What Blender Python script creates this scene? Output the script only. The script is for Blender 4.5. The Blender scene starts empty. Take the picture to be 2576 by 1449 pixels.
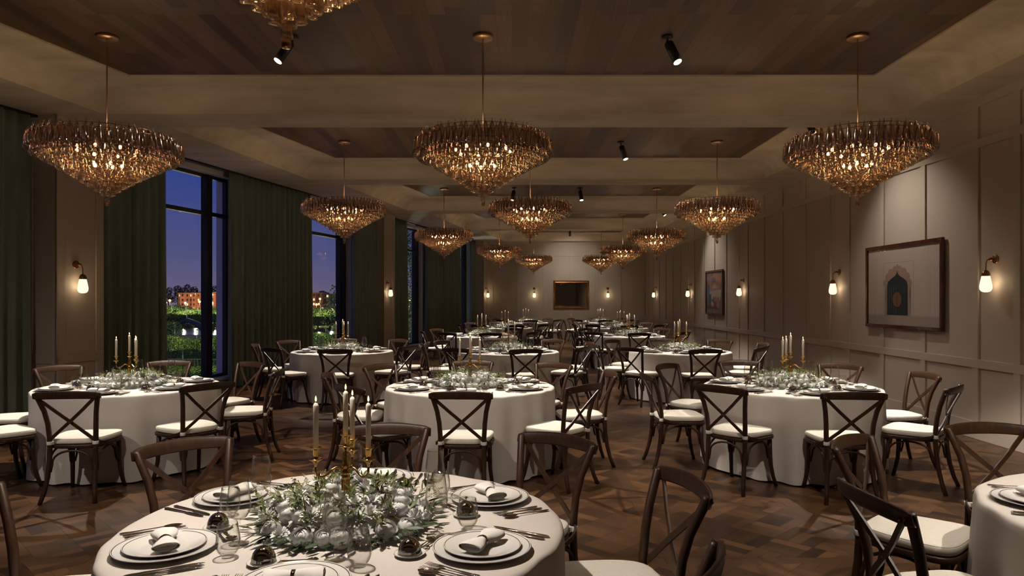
import bpy, math, random
from mathutils import Vector, Matrix
random.seed(7)
PI = math.pi
S = bpy.context.scene
COL = S.collection

# ------------------------------------------------------------------ helpers
class MB:
    """collects geometry for ONE mesh"""
    def __init__(s): s.v = []; s.f = []; s.m = []; s.mi = 0; s.sm = []
    def add(s, vs, fs, smooth=True):
        o = len(s.v); s.v += [tuple(p) for p in vs]
        for f in fs: s.f.append([i + o for i in f]); s.m.append(s.mi); s.sm.append(smooth)
    def box(s, c, d, rz=0, rot=None):
        x, y, z = d[0] / 2, d[1] / 2, d[2] / 2
        R = rot if rot else Matrix.Rotation(rz, 3, 'Z')
        vs = [Vector(c) + R @ Vector((a * x, b * y, e * z)) for a in (-1, 1) for b in (-1, 1) for e in (-1, 1)]
        s.add(vs, [(0, 1, 3, 2), (4, 6, 7, 5), (0, 4, 5, 1), (2, 3, 7, 6), (0, 2, 6, 4), (1, 5, 7, 3)], False)
    def quad(s, a, b, c, d, smooth=False): s.add([a, b, c, d], [(0, 1, 2, 3)], smooth)
    def tube(s, pts, r, n=8, flat=None, up=(0, 0, 1), cap=True):
        """r: radius or list; flat=(w,h) -> elliptical / strip section"""
        P = [Vector(p) for p in pts]; N = len(P); vs = []
        b = None
        for i, p in enumerate(P):
            t = (P[min(i + 1, N - 1)] - P[max(i - 1, 0)]).normalized()
            if b is None:
                u = Vector(up)
                if abs(t.dot(u)) > .95: u = Vector((0, 1, 0)) if abs(t.y) < .9 else Vector((1, 0, 0))
            else: u = b                      # carry the frame along so the tube never twists
            a = t.cross(u).normalized(); b = a.cross(t).normalized()
            rr = r[i] if isinstance(r, (list, tuple)) else r
            for k in range(n):
                th = 2 * PI * k / n + (PI / 4 if n == 4 else 0)
                w, h = (flat if flat else (1, 1))
                vs.append(p + a * math.cos(th) * rr * w + b * math.sin(th) * rr * h)
        fs = []
        for i in range(N - 1):
            for k in range(n):
                fs.append((i * n + k, i * n + (k + 1) % n, (i + 1) * n + (k + 1) % n, (i + 1) * n + k))
        if cap: fs.append(tuple(range(n))[::-1]); fs.append(tuple((N - 1) * n + k for k in range(n)))
        s.add(vs, fs, n > 4)
    def lathe(s, prof, n=24, c=(0, 0, 0), caps=True):
        vs = []; fs = []
        for r, z in prof:
            for k in range(n):
                a = 2 * PI * k / n
                vs.append((c[0] + r * math.cos(a), c[1] + r * math.sin(a), c[2] + z))
        for i in range(len(prof) - 1):
            for k in range(n):
                fs.append((i * n + k, i * n + (k + 1) % n, (i + 1) * n + (k + 1) % n, (i + 1) * n + k))
        if caps and prof[0][0] > 1e-6: fs.append(tuple(range(n))[::-1])
        if caps and prof[-1][0] > 1e-6: fs.append(tuple((len(prof) - 1) * n + k for k in range(n)))
        s.add(vs, fs)
    def grid(s, fn, nu, nv, smooth=True, closeu=False):
        vs = [fn(i / (nu - (0 if closeu else 1)), j / (nv - 1)) for j in range(nv) for i in range(nu)]
        fs = []
        for j in range(nv - 1):
            for i in range(nu if closeu else nu - 1):
                i2 = (i + 1) % nu
                fs.append((j * nu + i, j * nu + i2, (j + 1) * nu + i2, (j + 1) * nu + i))
        s.add(vs, fs, smooth)
    def merge(s, me, M, mi=None):
        o = len(s.v)
        s.v += [tuple(M @ v.co) for v in me.vertices]
        for p in me.polygons:
            s.f.append([i + o for i in p.vertices]); s.m.append(p.material_index if mi is None else mi); s.sm.append(p.use_smooth)
    def mesh(s, name, mats):
        me = bpy.data.meshes.new(name); me.from_pydata(s.v, [], s.f)
        for m in (mats if isinstance(mats, (list, tuple)) else [mats]): me.materials.append(m)
        me.polygons.foreach_set('material_index', s.m); me.polygons.foreach_set('use_smooth', s.sm)
        me.update(); return me
    def obj(s, name, mats, parent=None, bevel=0):
        o = link(name, s.mesh(name, mats), parent)
        if bevel:
            b = o.modifiers.new('bevel', 'BEVEL'); b.width = bevel; b.segments = 2; b.limit_method = 'ANGLE'
        return o

def link(name, data, parent=None):
    o = bpy.data.objects.new(name, data); COL.objects.link(o)
    if parent: o.parent = parent
    return o
def tag(o, label, cat, group=None, kind=None):
    o['label'] = label; o['category'] = cat
    if group: o['group'] = group
    if kind: o['kind'] = kind
    return o
def thing(name, label, cat, loc=(0, 0, 0), rz=0, group=None):
    o = link(name, None); o.location = loc; o.rotation_euler = (0, 0, rz); o.empty_display_size = .05
    return tag(o, label, cat, group)
def struct(name, mb, mats, bevel=0):
    o = mb.obj(name, mats, None, bevel); o['kind'] = 'structure'; return o
def dup(src, loc, rz, label, group=None):
    r = src.copy(); COL.objects.link(r); r.location = loc; r.rotation_euler = (0, 0, rz); r['label'] = label
    if group: r['group'] = group
    def rec(a, b):
        for ch in a.children:
            c = ch.copy(); COL.objects.link(c); c.parent = b; rec(ch, c)
    rec(src, r); return r
class Kind:
    """first placement uses the prototype itself, later ones copy it"""
    def __init__(s, proto): s.p = proto; s.used = False
    def put(s, loc, rz, label, group=None):
        if not s.used:
            s.used = True; s.p.location = loc; s.p.rotation_euler = (0, 0, rz); s.p['label'] = label
            if group: s.p['group'] = group
            return s.p
        return dup(s.p, loc, rz, label, group)

# ------------------------------------------------------------------ materials
def mat(name, col, rough=.5, metal=0, spec=.5, emit=None, es=0, coat=0, sheen=0):
    m = bpy.data.materials.new(name); m.use_nodes = True
    b = m.node_tree.nodes['Principled BSDF']
    b.inputs['Base Color'].default_value = (*col, 1); b.inputs['Roughness'].default_value = rough
    b.inputs['Metallic'].default_value = metal; b.inputs['Specular IOR Level'].default_value = spec
    b.inputs['Coat Weight'].default_value = coat; b.inputs['Sheen Weight'].default_value = sheen
    if emit: b.inputs['Emission Color'].default_value = (*emit, 1); b.inputs['Emission Strength'].default_value = es
    return m
def nd(m, t, **k):
    n = m.node_tree.nodes.new(t)
    for a, b in k.items(): setattr(n, a, b)
    return n
def lk(m, a, b): m.node_tree.links.new(a, b)
def noisy(name, c1, c2, scale=(1, 1, 1), nscale=5, rough=.5, bump=0, bscale=None, detail=4, **kw):
    """two-tone procedural material driven by object-space noise"""
    m = mat(name, c1, rough, **kw); b = m.node_tree.nodes['Principled BSDF']
    tc = nd(m, 'ShaderNodeTexCoord'); mp = nd(m, 'ShaderNodeMapping'); mp.inputs['Scale'].default_value = scale
    lk(m, tc.outputs['Object'], mp.inputs['Vector'])
    no = nd(m, 'ShaderNodeTexNoise'); no.inputs['Scale'].default_value = nscale; no.inputs['Detail'].default_value = detail
    lk(m, mp.outputs[0], no.inputs['Vector'])
    r = nd(m, 'ShaderNodeValToRGB'); r.color_ramp.elements[0].color = (*c1, 1); r.color_ramp.elements[1].color = (*c2, 1)
    r.color_ramp.elements[0].position = .3; r.color_ramp.elements[1].position = .7
    lk(m, no.outputs['Fac'], r.inputs[0]); lk(m, r.outputs[0], b.inputs['Base Color'])
    if bump:
        n2 = nd(m, 'ShaderNodeTexNoise'); n2.inputs['Scale'].default_value = bscale or nscale * 8
        lk(m, mp.outputs[0], n2.inputs['Vector'])
        bp = nd(m, 'ShaderNodeBump'); bp.inputs['Strength'].default_value = bump; bp.inputs['Distance'].default_value = .002
        lk(m, n2.outputs['Fac'], bp.inputs['Height']); lk(m, bp.outputs[0], b.inputs['Normal'])
    return m
M = {}
M['wall'] = noisy('wall_paint', (.50, .435, .355), (.54, .475, .39), nscale=.8, rough=.62)
M['plaster'] = noisy('ceiling_plaster', (.50, .43, .345), (.66, .58, .48), scale=(.35, 1, 1), nscale=3.5, rough=.85, bump=.15, bscale=30, detail=8)
M['white_wood'] = mat('painted_trim', (.50, .43, .36), .5)
M['chair'] = noisy('walnut_chair', (.022, .0095, .0038), (.054, .0235, .0088), scale=(6, 6, 1.2), nscale=9, rough=.42, bump=.12, bscale=60)
M['cushion'] = noisy('cushion_linen', (.76, .72, .62), (.82, .78, .68), nscale=60, rough=.9, bump=.3, bscale=400)
M['strap'] = mat('cushion_strap', (.72, .68, .6), .7)
M['cloth'] = noisy('table_linen', (.635, .585, .53), (.675, .625, .57), nscale=4, rough=.85, bump=.15, bscale=500)
M['napkin'] = noisy('napkin_linen', (.80, .77, .72), (.86, .83, .78), nscale=20, rough=.9, bump=.25, bscale=500)
M['china'] = mat('white_china', (.83, .81, .76), .12, coat=.4)
M['rimline'] = mat('china_rim_line', (.20, .18, .16), .2, .5)
M['silver'] = mat('polished_silver', (.85, .83, .8), .06, 1)
M['gold'] = mat('polished_gold', (.86, .56, .20), .14, 1)
M['brass'] = mat('aged_brass', (.30, .16, .075), .32, 1)
M['copper'] = mat('rose_brass_canopy', (.62, .40, .24), .38, 1)
M['blackm'] = mat('black_metal', (.012, .011, .010), .4, .3)
M['wax'] = mat('ivory_wax', (.95, .84, .71), .45)
M['wax'].node_tree.nodes['Principled BSDF'].inputs['Subsurface Weight'].default_value = .0
M['wick'] = mat('wick', (.02, .02, .02), .9)
M['petal'] = noisy('white_petal', (.96, .95, .92), (.98, .97, .94), nscale=15, rough=.6)
_nt = M['petal'].node_tree; _tr = _nt.nodes.new('ShaderNodeBsdfTranslucent'); _tr.inputs[0].default_value = (.97, .97, .94, 1); _mx = _nt.nodes.new('ShaderNodeMixShader'); _mx.inputs[0].default_value = .15
_pb = _nt.nodes['Principled BSDF']; _pb.inputs['Subsurface Weight'].default_value = 0.0; _pb.inputs['Roughness'].default_value = .8; _pb.inputs['Subsurface Radius'].default_value = (.02, .02, .02); _pb.inputs['Subsurface Scale'].default_value = 1
_nt.links.new(_nt.nodes['Principled BSDF'].outputs[0], _mx.inputs[1]); _nt.links.new(_tr.outputs[0], _mx.inputs[2]); _nt.links.new(_mx.outputs[0], _nt.nodes['Material Output'].inputs[0])
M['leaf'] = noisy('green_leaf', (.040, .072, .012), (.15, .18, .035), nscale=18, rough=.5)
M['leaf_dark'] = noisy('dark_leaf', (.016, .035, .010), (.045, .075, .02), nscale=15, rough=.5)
M['sprig'] = noisy('yellow_green_sprig', (.20, .24, .05), (.42, .40, .20), nscale=60, rough=.7)
M['curtain'] = noisy('green_curtain', (.165, .200, .150), (.200, .238, .178), scale=(1, 1, .3), nscale=9, rough=.9, bump=.3, bscale=300, sheen=.2)
M['frame_dark'] = mat('dark_window_frame', (.018, .016, .016), .4, .2)
M['jamb'] = mat('window_reveal_paint', (.62, .61, .62), .6)
M['redwood'] = noisy('mahogany_frame', (.05, .012, .007), (.09, .02, .010), nscale=12, rough=.25)
M['giltwood'] = noisy('antique_gilt', (.18, .075, .02), (.50, .24, .07), nscale=30, rough=.35, bump=.6, bscale=60, metal=.8)
M['mirror'] = mat('mirror_glass', (.55, .56, .58), .01, 1)
def emis(name, c, s, base=(.8, .8, .8)):
    m = bpy.data.materials.new(name); m.use_nodes = True; nt = m.node_tree; nt.nodes.clear()
    o = nt.nodes.new('ShaderNodeOutputMaterial'); e = nt.nodes.new('ShaderNodeEmission')
    e.inputs[0].default_value = (*c, 1); e.inputs[1].default_value = s; nt.links.new(e.outputs[0], o.inputs[0]); return m
M['bulb'] = emis('bulb_filament', (1, .72, .38), 120)
M['flame'] = emis('candle_flame', (1, .60, .20), 5)
M['opal'] = emis('opal_glass_lit', (1, .76, .52), 1.5)
M['spotlens'] = emis('spot_lens', (1, .80, .55), 8)
def glassy(name, tint, gcol, rough, fmin, fmax, power=4):
    """thin glass: tinted see-through plus mirror-like sheen growing toward grazing angles"""
    m = bpy.data.materials.new(name); m.use_nodes = True; nt = m.node_tree; nt.nodes.clear()
    o = nt.nodes.new('ShaderNodeOutputMaterial'); mx = nt.nodes.new('ShaderNodeMixShader')
    t = nt.nodes.new('ShaderNodeBsdfTransparent'); g = nt.nodes.new('ShaderNodeBsdfGlossy')
    t.inputs[0].default_value = (*tint, 1); g.inputs[0].default_value = (*gcol, 1); g.inputs['Roughness'].default_value = rough
    lw = nt.nodes.new('ShaderNodeLayerWeight'); lw.inputs[0].default_value = .5; pw = nt.nodes.new('ShaderNodeMath'); pw.operation = 'POWER'; pw.inputs[1].default_value = power
    mr = nt.nodes.new('ShaderNodeMapRange'); mr.inputs['To Min'].default_value = fmin; mr.inputs['To Max'].default_value = fmax
    nt.links.new(lw.outputs['Facing'], pw.inputs[0]); nt.links.new(pw.outputs[0], mr.inputs['Value']); nt.links.new(mr.outputs[0], mx.inputs[0])
    nt.links.new(t.outputs[0], mx.inputs[1]); nt.links.new(g.outputs[0], mx.inputs[2]); nt.links.new(mx.outputs[0], o.inputs[0])
    return m
M['smoke'] = glassy('smoky_amber_glass', (.84, .74, .69), (1, .90, .74), .17, .26, .90, 1.4)
M['smoke_dark'] = glassy('smoky_mauve_glass', (.70, .58, .56), (1, .90, .76), .13, .20, .90, 1.5)
M['crystal'] = glassy('drinking_glass', (.965, .965, .95), (1, 1, 1), .01, .035, .95, 2.6)
M['pane'] = glassy('window_pane', (.96, .97, 1.0), (1, 1, 1), .01, .05, .6)
M['picglass'] = glassy('picture_glass', (.98, .98, .98), (1, 1, 1), .01, .03, .4)

# wooden ceiling: planks running towards the far wall
def plank_material(name, cols, along_y=True, row=.15, length=1.6, rough=.5):
    m = mat(name, cols[0], rough); b = m.node_tree.nodes['Principled BSDF']
    tc = nd(m, 'ShaderNodeTexCoord'); sp = nd(m, 'ShaderNodeSeparateXYZ'); cb = nd(m, 'ShaderNodeCombineXYZ')
    lk(m, tc.outputs['Object'], sp.inputs[0]); lk(m, sp.outputs['Y'], cb.inputs['X']); lk(m, sp.outputs['X'], cb.inputs['Y'])
    br = nd(m, 'ShaderNodeTexBrick'); lk(m, cb.outputs[0], br.inputs['Vector'])
    br.inputs['Scale'].default_value = 1; br.inputs['Brick Width'].default_value = length; br.inputs['Row Height'].default_value = row
    br.inputs['Mortar Size'].default_value = .0012; br.offset = .37; br.offset_frequency = 3; br.squash = 1.3; br.squash_frequency = 4
    br.inputs['Color1'].default_value = (0, 0, 0, 1); br.inputs['Color2'].default_value = (1, 1, 1, 1); br.inputs['Mortar'].default_value = (0, 0, 0, 1)
    rp = nd(m, 'ShaderNodeValToRGB'); e = rp.color_ramp.elements
    e[0].color = (*cols[0], 1); e[1].color = (*cols[1], 1); lk(m, br.outputs['Color'], rp.inputs[0])
    mp = nd(m, 'ShaderNodeMapping'); mp.inputs['Scale'].default_value = (1.5, 40, 1); lk(m, cb.outputs[0], mp.inputs[0])
    no = nd(m, 'ShaderNodeTexNoise'); no.inputs['Scale'].default_value = 1.6; no.inputs['Detail'].default_value = 6; lk(m, mp.outputs[0], no.inputs['Vector'])
    mx = nd(m, 'ShaderNodeMixRGB', blend_type='MULTIPLY'); mx.inputs[0].default_value = .55
    gr = nd(m, 'ShaderNodeValToRGB'); gr.color_ramp.elements[0].color = (.35, .35, .35, 1); gr.color_ramp.elements[0].position = .3
    gr.color_ramp.elements[1].color = (1, 1, 1, 1); gr.color_ramp.elements[1].position = .65
    lk(m, no.outputs['Fac'], gr.inputs[0]); lk(m, rp.outputs[0], mx.inputs[1]); lk(m, gr.outputs[0], mx.inputs[2])
    m2 = nd(m, 'ShaderNodeMixRGB', blend_type='MIX'); lk(m, br.outputs['Fac'], m2.inputs[0]); lk(m, mx.outputs[0], m2.inputs[1])
    m2.inputs[2].default_value = (.01, .005, .003, 1); lk(m, m2.outputs[0], b.inputs['Base Color'])
    return m
M['wood_ceiling'] = plank_material('walnut_ceiling_planks', ((.038, .019, .010), (.135, .074, .041)))
def floor_material():
    m = mat('parquet_oak', (.12, .06, .03), .30, spec=.4); b = m.node_tree.nodes['Principled BSDF']
    at = nd(m, 'ShaderNodeAttribute', attribute_name='tone')
    rp = nd(m, 'ShaderNodeValToRGB'); e = rp.color_ramp.elements
    e[0].color = (.034, .016, .008, 1); e[1].color = (.165, .082, .036, 1); lk(m, at.outputs['Fac'], rp.inputs[0])
    tc = nd(m, 'ShaderNodeTexCoord'); no = nd(m, 'ShaderNodeTexNoise'); no.inputs['Scale'].default_value = 7; no.inputs['Detail'].default_value = 8
    no.inputs['Roughness'].default_value = .65
    lk(m, tc.outputs['Object'], no.inputs['Vector'])
    gr = nd(m, 'ShaderNodeValToRGB'); gr.color_ramp.elements[0].color = (.55, .5, .45, 1); gr.color_ramp.elements[0].position = .3
    gr.color_ramp.elements[1].position = .7; lk(m, no.outputs['Fac'], gr.inputs[0])
    mx = nd(m, 'ShaderNodeMixRGB', blend_type='MULTIPLY'); mx.inputs[0].default_value = .8
    lk(m, rp.outputs[0], mx.inputs[1]); lk(m, gr.outputs[0], mx.inputs[2]); lk(m, mx.outputs[0], b.inputs['Base Color'])
    mr = nd(m, 'ShaderNodeMapRange'); mr.inputs['To Min'].default_value = .26; mr.inputs['To Max'].default_value = .42
    lk(m, no.outputs['Fac'], mr.inputs['Value']); lk(m, mr.outputs[0], b.inputs['Roughness'])
    return m
M['floor'] = floor_material(); M['groove'] = mat('floor_joint', (.012, .006, .003), .8)

# ------------------------------------------------------------------ camera
HZ = 1.5985; F = 1778.0
cam = bpy.data.cameras.new('camera'); co = link('camera', cam); co.location = (0, 0, HZ); co.rotation_euler = (PI / 2, 0, 0)
cam.sensor_width = 36; cam.lens = 36 * F / 2576; cam.shift_y = (753.7 - 724.5) / 2576; cam.clip_end = 900; cam.clip_start = .05
S.camera = co

# ------------------------------------------------------------------ room constants
XR = 5.34; YB = 28.25; ZS = 3.90; ZW = 4.18; YF = -3.0
def lx(y): return -8.035 + .236 * y            # curtain line of the slanted window wall
LT = Vector((.2297, .9733, 0)); LN = Vector((-.9733, .2297, 0))
def lp(y, o, z): return Vector((lx(y), y, z)) + LN * o

# floor ------------------------------------------------------------
def clip(poly, x0, y0, x1, y1):
    for ax, lim, sgn in ((0, x0, 1), (0, x1, -1), (1, y0, 1), (1, y1, -1)):
        out = []
        for i in range(len(poly)):
            a, b = poly[i], poly[(i + 1) % len(poly)]
            da, db = sgn * (a[ax] - lim), sgn * (b[ax] - lim)
            if da >= 0: out.append(a)
            if (da >= 0) != (db >= 0):
                t = da / (da - db); out.append((a[0] + t * (b[0] - a[0]), a[1] + t * (b[1] - a[1])))
        poly = out
        if len(poly) < 3: return []
    return poly
def inset(poly, g):
    cx = sum(p[0] for p in poly) / len(poly); cy = sum(p[1] for p in poly) / len(poly)
    out = []
    for x, y in poly:
        d = math.hypot(x - cx, y - cy) or 1
        k = max(0, 1 - g * 1.2 / d); out.append((cx + (x - cx) * k, cy + (y - cy) * k))
    return out
def build_floor():
    fv, ff, tones = [], [], []
    P = 1.18; B = .095; rnd = random.Random(3)
    def put(poly, t):
        if len(poly) < 3: return
        qx = sum(p[0] for p in poly) / len(poly); qy = sum(p[1] for p in poly) / len(poly)
        if qx < lx(qy) - .42 or qx > XR + .1: return
        poly = inset(poly, .0012); o = len(fv)
        fv.extend((x, y, 0) for x, y in poly); ff.append(list(range(o, o + len(poly)))); tones.append(t)
    cell = (P - B) / math.sqrt(2) / 3.0
    base = []
    n = 8
    for i in range(-n, n):
        for j in range(-n, n):
            hor = (i + j) % 2 == 0; K = 3
            for k in range(K):
                if hor: r = (i * cell, j * cell + k * cell / K, (i + 1) * cell, j * cell + (k + 1) * cell / K)
                else: r = (i * cell + k * cell / K, j * cell, i * cell + (k + 1) * cell / K, (j + 1) * cell)
                c, s = math.cos(PI / 4), math.sin(PI / 4)
                base.append([(x * c - y * s, x * s + y * c) for x, y in ((r[0], r[1]), (r[2], r[1]), (r[2], r[3]), (r[0], r[3]))])
    h = (P - B) / 2
    base = [q for q in (clip(p, -h, -h, h, h) for p in base) if len(q) >= 3]
    for a in range(-8, 5):
        for b in range(-3, 25):
            cx = a * P + .4; cy = b * P + .2
            if cx + P < lx(cy) - 1 or cx - P > XR + .1 or cy - P > YB: continue
            for p in base: put([(x + cx, y + cy) for x, y in p], rnd.random())
            put([(cx - h - B, cy - h), (cx - h, cy - h), (cx - h, cy + h), (cx - h - B, cy + h)], .35 + .5 * rnd.random())
            put([(cx - h - B, cy - h - B), (cx + h, cy - h - B), (cx + h, cy - h), (cx - h - B, cy - h)], .35 + .5 * rnd.random())
    me = bpy.data.meshes.new('floor'); o0 = len(fv)
    fv.extend([(lx(YF) - .4, YF, -.0015), (XR + .1, YF, -.0015), (XR + .1, YB + .1, -.0015), (lx(YB) - .4, YB + .1, -.0015)])
    ff.append([o0, o0 + 1, o0 + 2, o0 + 3]); tones.append(0)
    me.from_pydata(fv, [], ff); me.materials.append(M['floor']); me.materials.append(M['groove'])
    me.polygons[len(ff) - 1].material_index = 1
    at = me.attributes.new('tone', 'FLOAT', 'FACE'); at.data.foreach_set('value', tones); me.update()
    o = link('floor', me); o['kind'] = 'structure'
build_floor()

# ceiling ----------------------------------------------------------
def wl(y): return -4.39 + .2485 * (y - 8.11)     # left edge of the timber fields
COFFERS = [8.11 + 4.745 * k for k in range(-2, 5)]
cm = MB()
def cove(t): # 0 at field edge .. 1 at soffit edge ; returns (offset, z)
    FL = .36; R = .65 - FL
    if t <= 0: return 0, ZW - .02
    if t < .12: return FL * .999, ZW - .02
    a = (t - .12) / .88 * PI / 2
    return FL + R * math.sin(a), ZS + (ZW - .02 - ZS) * math.cos(a)
ts = [0, .1] + [.12 + .88 * i / 8 for i in range(9)]
wood_fields = []
for yf in COFFERS:
    yn = yf - 2.76
    def ring(off, z):
        return [(wl(yn) - off * 1.03, yn - off, z), (4.146 + off, yn - off, z), (4.146 + off, yf + off, z), (wl(yf) - off * 1.03, yf + off, z)]
    rings = [ring(0, ZW)] + [ring(*cove(t)) for t in ts]
    for a, b in zip(rings[:-1], rings[1:]):
        for i in range(4): cm.quad(a[i], a[(i + 1) % 4], b[(i + 1) % 4], b[i], True)
    wood_fields.append(rings[0])
    o = .65; s0, s1 = yn - o, yf + o       # soffit strips left and right of this coffer
    cm.quad((4.146 + o, s0, ZS), (XR + .1, s0, ZS), (XR + .1, s1, ZS), (4.146 + o, s1, ZS))
    cm.quad((lx(s0) - .05, s0, ZS), (wl(yn) - o * 1.03, s0, ZS), (wl(yf) - o * 1.03, s1, ZS), (lx(s1) - .05, s1, ZS))
    nx = s1; ny = min(s1 + 4.745 - 4.06, YB + .1)
    if yf == COFFERS[-1]: ny = YB + .1
    cm.quad((lx(nx) - .05, nx, ZS), (XR + .1, nx, ZS), (XR + .1, ny, ZS), (lx(ny) - .05, ny, ZS))
# curtain pocket over the window wall
cm.add([lp(YF, .05, ZS), lp(YB, .05, ZS), lp(YB, .05, ZS + .12), lp(YF, .05, ZS + .12)], [(0, 1, 2, 3)], False)
cm.add([lp(YF, .02, ZS + .12), lp(YB, .02, ZS + .12), lp(YB, .6, ZS + .12), lp(YF, .6, ZS + .12)], [(0, 1, 2, 3)], False)
ceil = struct('ceiling', cm, M['plaster'])
for i, r in enumerate(wood_fields):
    w = MB(); w.add([(x, y, ZW - .001) for x, y, z in r] + [(x, y, ZW + .03) for x, y, z in r], [(0, 1, 2, 3), (7, 6, 5, 4), (0, 4, 5, 1), (1, 5, 6, 2), (2, 6, 7, 3), (3, 7, 4, 0)], False)
    o = w.obj('timber_field', M['wood_ceiling'], ceil)

# right wall -------------------------------------------------------
rw = MB(); rw.box((XR + .06, (YF + YB) / 2, ZS / 2), (.12, YB - YF, ZS + .3))
struct('wall_right', rw, M['wall'])
st = [7.45, 8.12, 9.155, 10.17, 11.2, 11.87, 12.87, 13.95, 14.98, 16.0, 16.62, 17.6, 18.62, 19.65, 20.68, 21.4, 22.4, 23.45, 24.5, 25.6, 26.6, 27.6]
st = [3.75 - 3.7, 4.42 - 3.7, 5.46 - 3.7, 6.45 - 3.7, 3.75, 4.42, 5.46, 6.45] + st
tr = MB()
for y in st: tr.box((XR - .011, y, ZS / 2), (.022, .10, ZS - .02))
struct('trim_1', tr, M['wall'], .004)
tr = MB()
for z, h in ((3.86, .12), (3.38, .10), (.865, .10)): tr.box((XR - .012, (YF + YB) / 2, z), (.024, YB - YF, h))
struct('trim_2', tr, M['wall'], .004)
tr = MB(); tr.box((XR - .014, (YF + YB) / 2, .10), (.028, YB - YF, .20)); struct('baseboard_right', tr, M['wall'], .005)
# back wall ----------------------------------------------------------
bw = MB(); bw.box(((XR - 2.2) / 2, YB + .06, ZS / 2), (XR + 2.2, .12, ZS + .3)); struct('wall_back', bw, M['wall'])
tr = MB()
for x in (-1.18, -.80, .22, 1.30, 2.35, 3.38, 4.32, 5.25): tr.box((x, YB - .011, ZS / 2), (.10, .022, ZS - .02))
struct('trim_3', tr, M['wall'], .004)
tr = MB()
for z, h in ((3.86, .12), (3.38, .10), (.80, .10)): tr.box(((XR - 1.4) / 2, YB - .012, z), (XR + 1.4, .024, h))
struct('trim_4', tr, M['wall'], .004)
tr = MB(); tr.box(((XR - 1.4) / 2, YB - .014, .10), (XR + 1.4, .028, .20)); struct('baseboard_back', tr, M['wall'], .005)
# wall behind the camera ----------------------------------------------
bw = MB(); bw.box((-1.8, YF - .06, ZS / 2), (15, .12, ZS + .6)); struct('wall_front', bw, M['wall'])

# left (window) wall ---------------------------------------------------
WINS = [(4.9, 7.6, 6.3), (10.0, 12.95, 12.42), (15.6, 17.56, 17.30), (21.0, 22.48, 22.24), (26.2, 27.55, 27.28)]
SILL, HEAD = .20, 3.80
WO0, WO1 = .12, .50
def lbox(mb, y0, y1, o0, o1, z0, z1):
    vs = [lp(y, o, z) for y in (y0, y1) for o in (o0, o1) for z in (z0, z1)]
    mb.add(vs, [(0, 1, 3, 2), (4, 6, 7, 5), (0, 4, 5, 1), (2, 3, 7, 6), (0, 2, 6, 4), (1, 5, 7, 3)], False)
lw = MB(); prev = YF - .2
for a, b, m_ in WINS:
    lbox(lw, prev, a, WO0, WO1, 0, ZS + .3); lbox(lw, a, b, WO0, WO1, 0, SILL); lbox(lw, a, b, WO0, WO1, HEAD, ZS + .3); prev = b
lbox(lw, prev, YB + .2, WO0, WO1, 0, ZS + .3)
struct('wall_left', lw, M['jamb'])
for i, (a, b, m_) in enumerate(WINS):
    t = link('window_%d' % (i + 1), None); t['kind'] = 'structure'
    fr = MB(); fo = (.26, .34)
    lbox(fr, a, a + .07, *fo, SILL, HEAD); lbox(fr, b - .05, b, *fo, SILL, HEAD)
    lbox(fr, a, b, *fo, SILL, SILL + .06); lbox(fr, a, b, *fo, HEAD - .06, HEAD)
    fr.obj('window_frame', M['frame_dark'], t, .004)
    mu = MB(); lbox(mu, m_ - .075, m_ + .075, .24, .36, SILL, HEAD); mu.obj('mullion', M['frame_dark'], t, .004)
    trn = MB(); lbox(trn, a, b, .255, .345, 3.08, 3.15); trn.obj('transom', M['frame_dark'], t, .004)
    gl = MB(); gl.quad(lp(a, .30, SILL), lp(b, .30, SILL), lp(b, .30, HEAD), lp(a, .30, HEAD)); gl.obj('pane', M['pane'], t)
    si = MB(); lbox(si, a, b, .08, .30, SILL - .03, SILL + .012); si.obj('window_sill', M['jamb'], t, .004)
# piers between the window bays
def pier(n, y0, y1, x0, slope, depth):
    p = MB(); D = lambda y, o, z: Vector((x0 + slope * (y - y0), y, z)) + LN * o
    def bb(mb, a, b, o0, o1, z0, z1):
        vs = [D(y, o, z) for y in (a, b) for o in (o0, o1) for z in (z0, z1)]
        mb.add(vs, [(0, 1, 3, 2), (4, 6, 7, 5), (0, 4, 5, 1), (2, 3, 7, 6), (0, 2, 6, 4), (1, 5, 7, 3)], False)
    bb(p, y0, y1, 0, depth, 0, ZS + .05)
    struct('wall_pier_%d' % n, p, M['wall'])
    q = MB(); e = .014
    for z0, z1 in ((0, .2), (.80, .92), (3.30, 3.42), (3.78, ZS)): bb(q, y0 - e, y1 + e, -e, .02, z0, z1)
    for a, b in ((y0 - e, y0 + .11), (y1 - .11, y1 + e)): bb(q, a, b, -e * .9, .02, 0, ZS)
    for o0, o1 in ((-e, .07), (depth - .10, depth)): bb(q, y0 - e, y0 + .02, o0, o1, 0, ZS)
    for z0, z1 in ((0, .2), (.80, .92), (3.30, 3.42), (3.78, ZS)): bb(q, y0 - e * .9, y0 + .02, 0, depth, z0, z1)
    struct('trim_%d' % (4 + n), q, M['wall'], .004)
    return D
pd1 = pier(1, 8.76, 9.45, -5.64, .236, .46)
pd2 = pier(2, 18.74, 19.44, -3.40, .236, .40)
pd3 = pier(3, 27.75, 28.25, -1.12, .236, .40)
pd0 = pier(4, -1.0, -.3, -7.94, .236, .46)
# curtain track
tk = MB(); lbox(tk, YF, YB - .05, -.045, .05, ZS - .028, ZS - .002)
tag(tk.obj('curtain_track', M['blackm']), 'black curtain track along the ceiling above the green drapes', 'curtain track')

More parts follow.
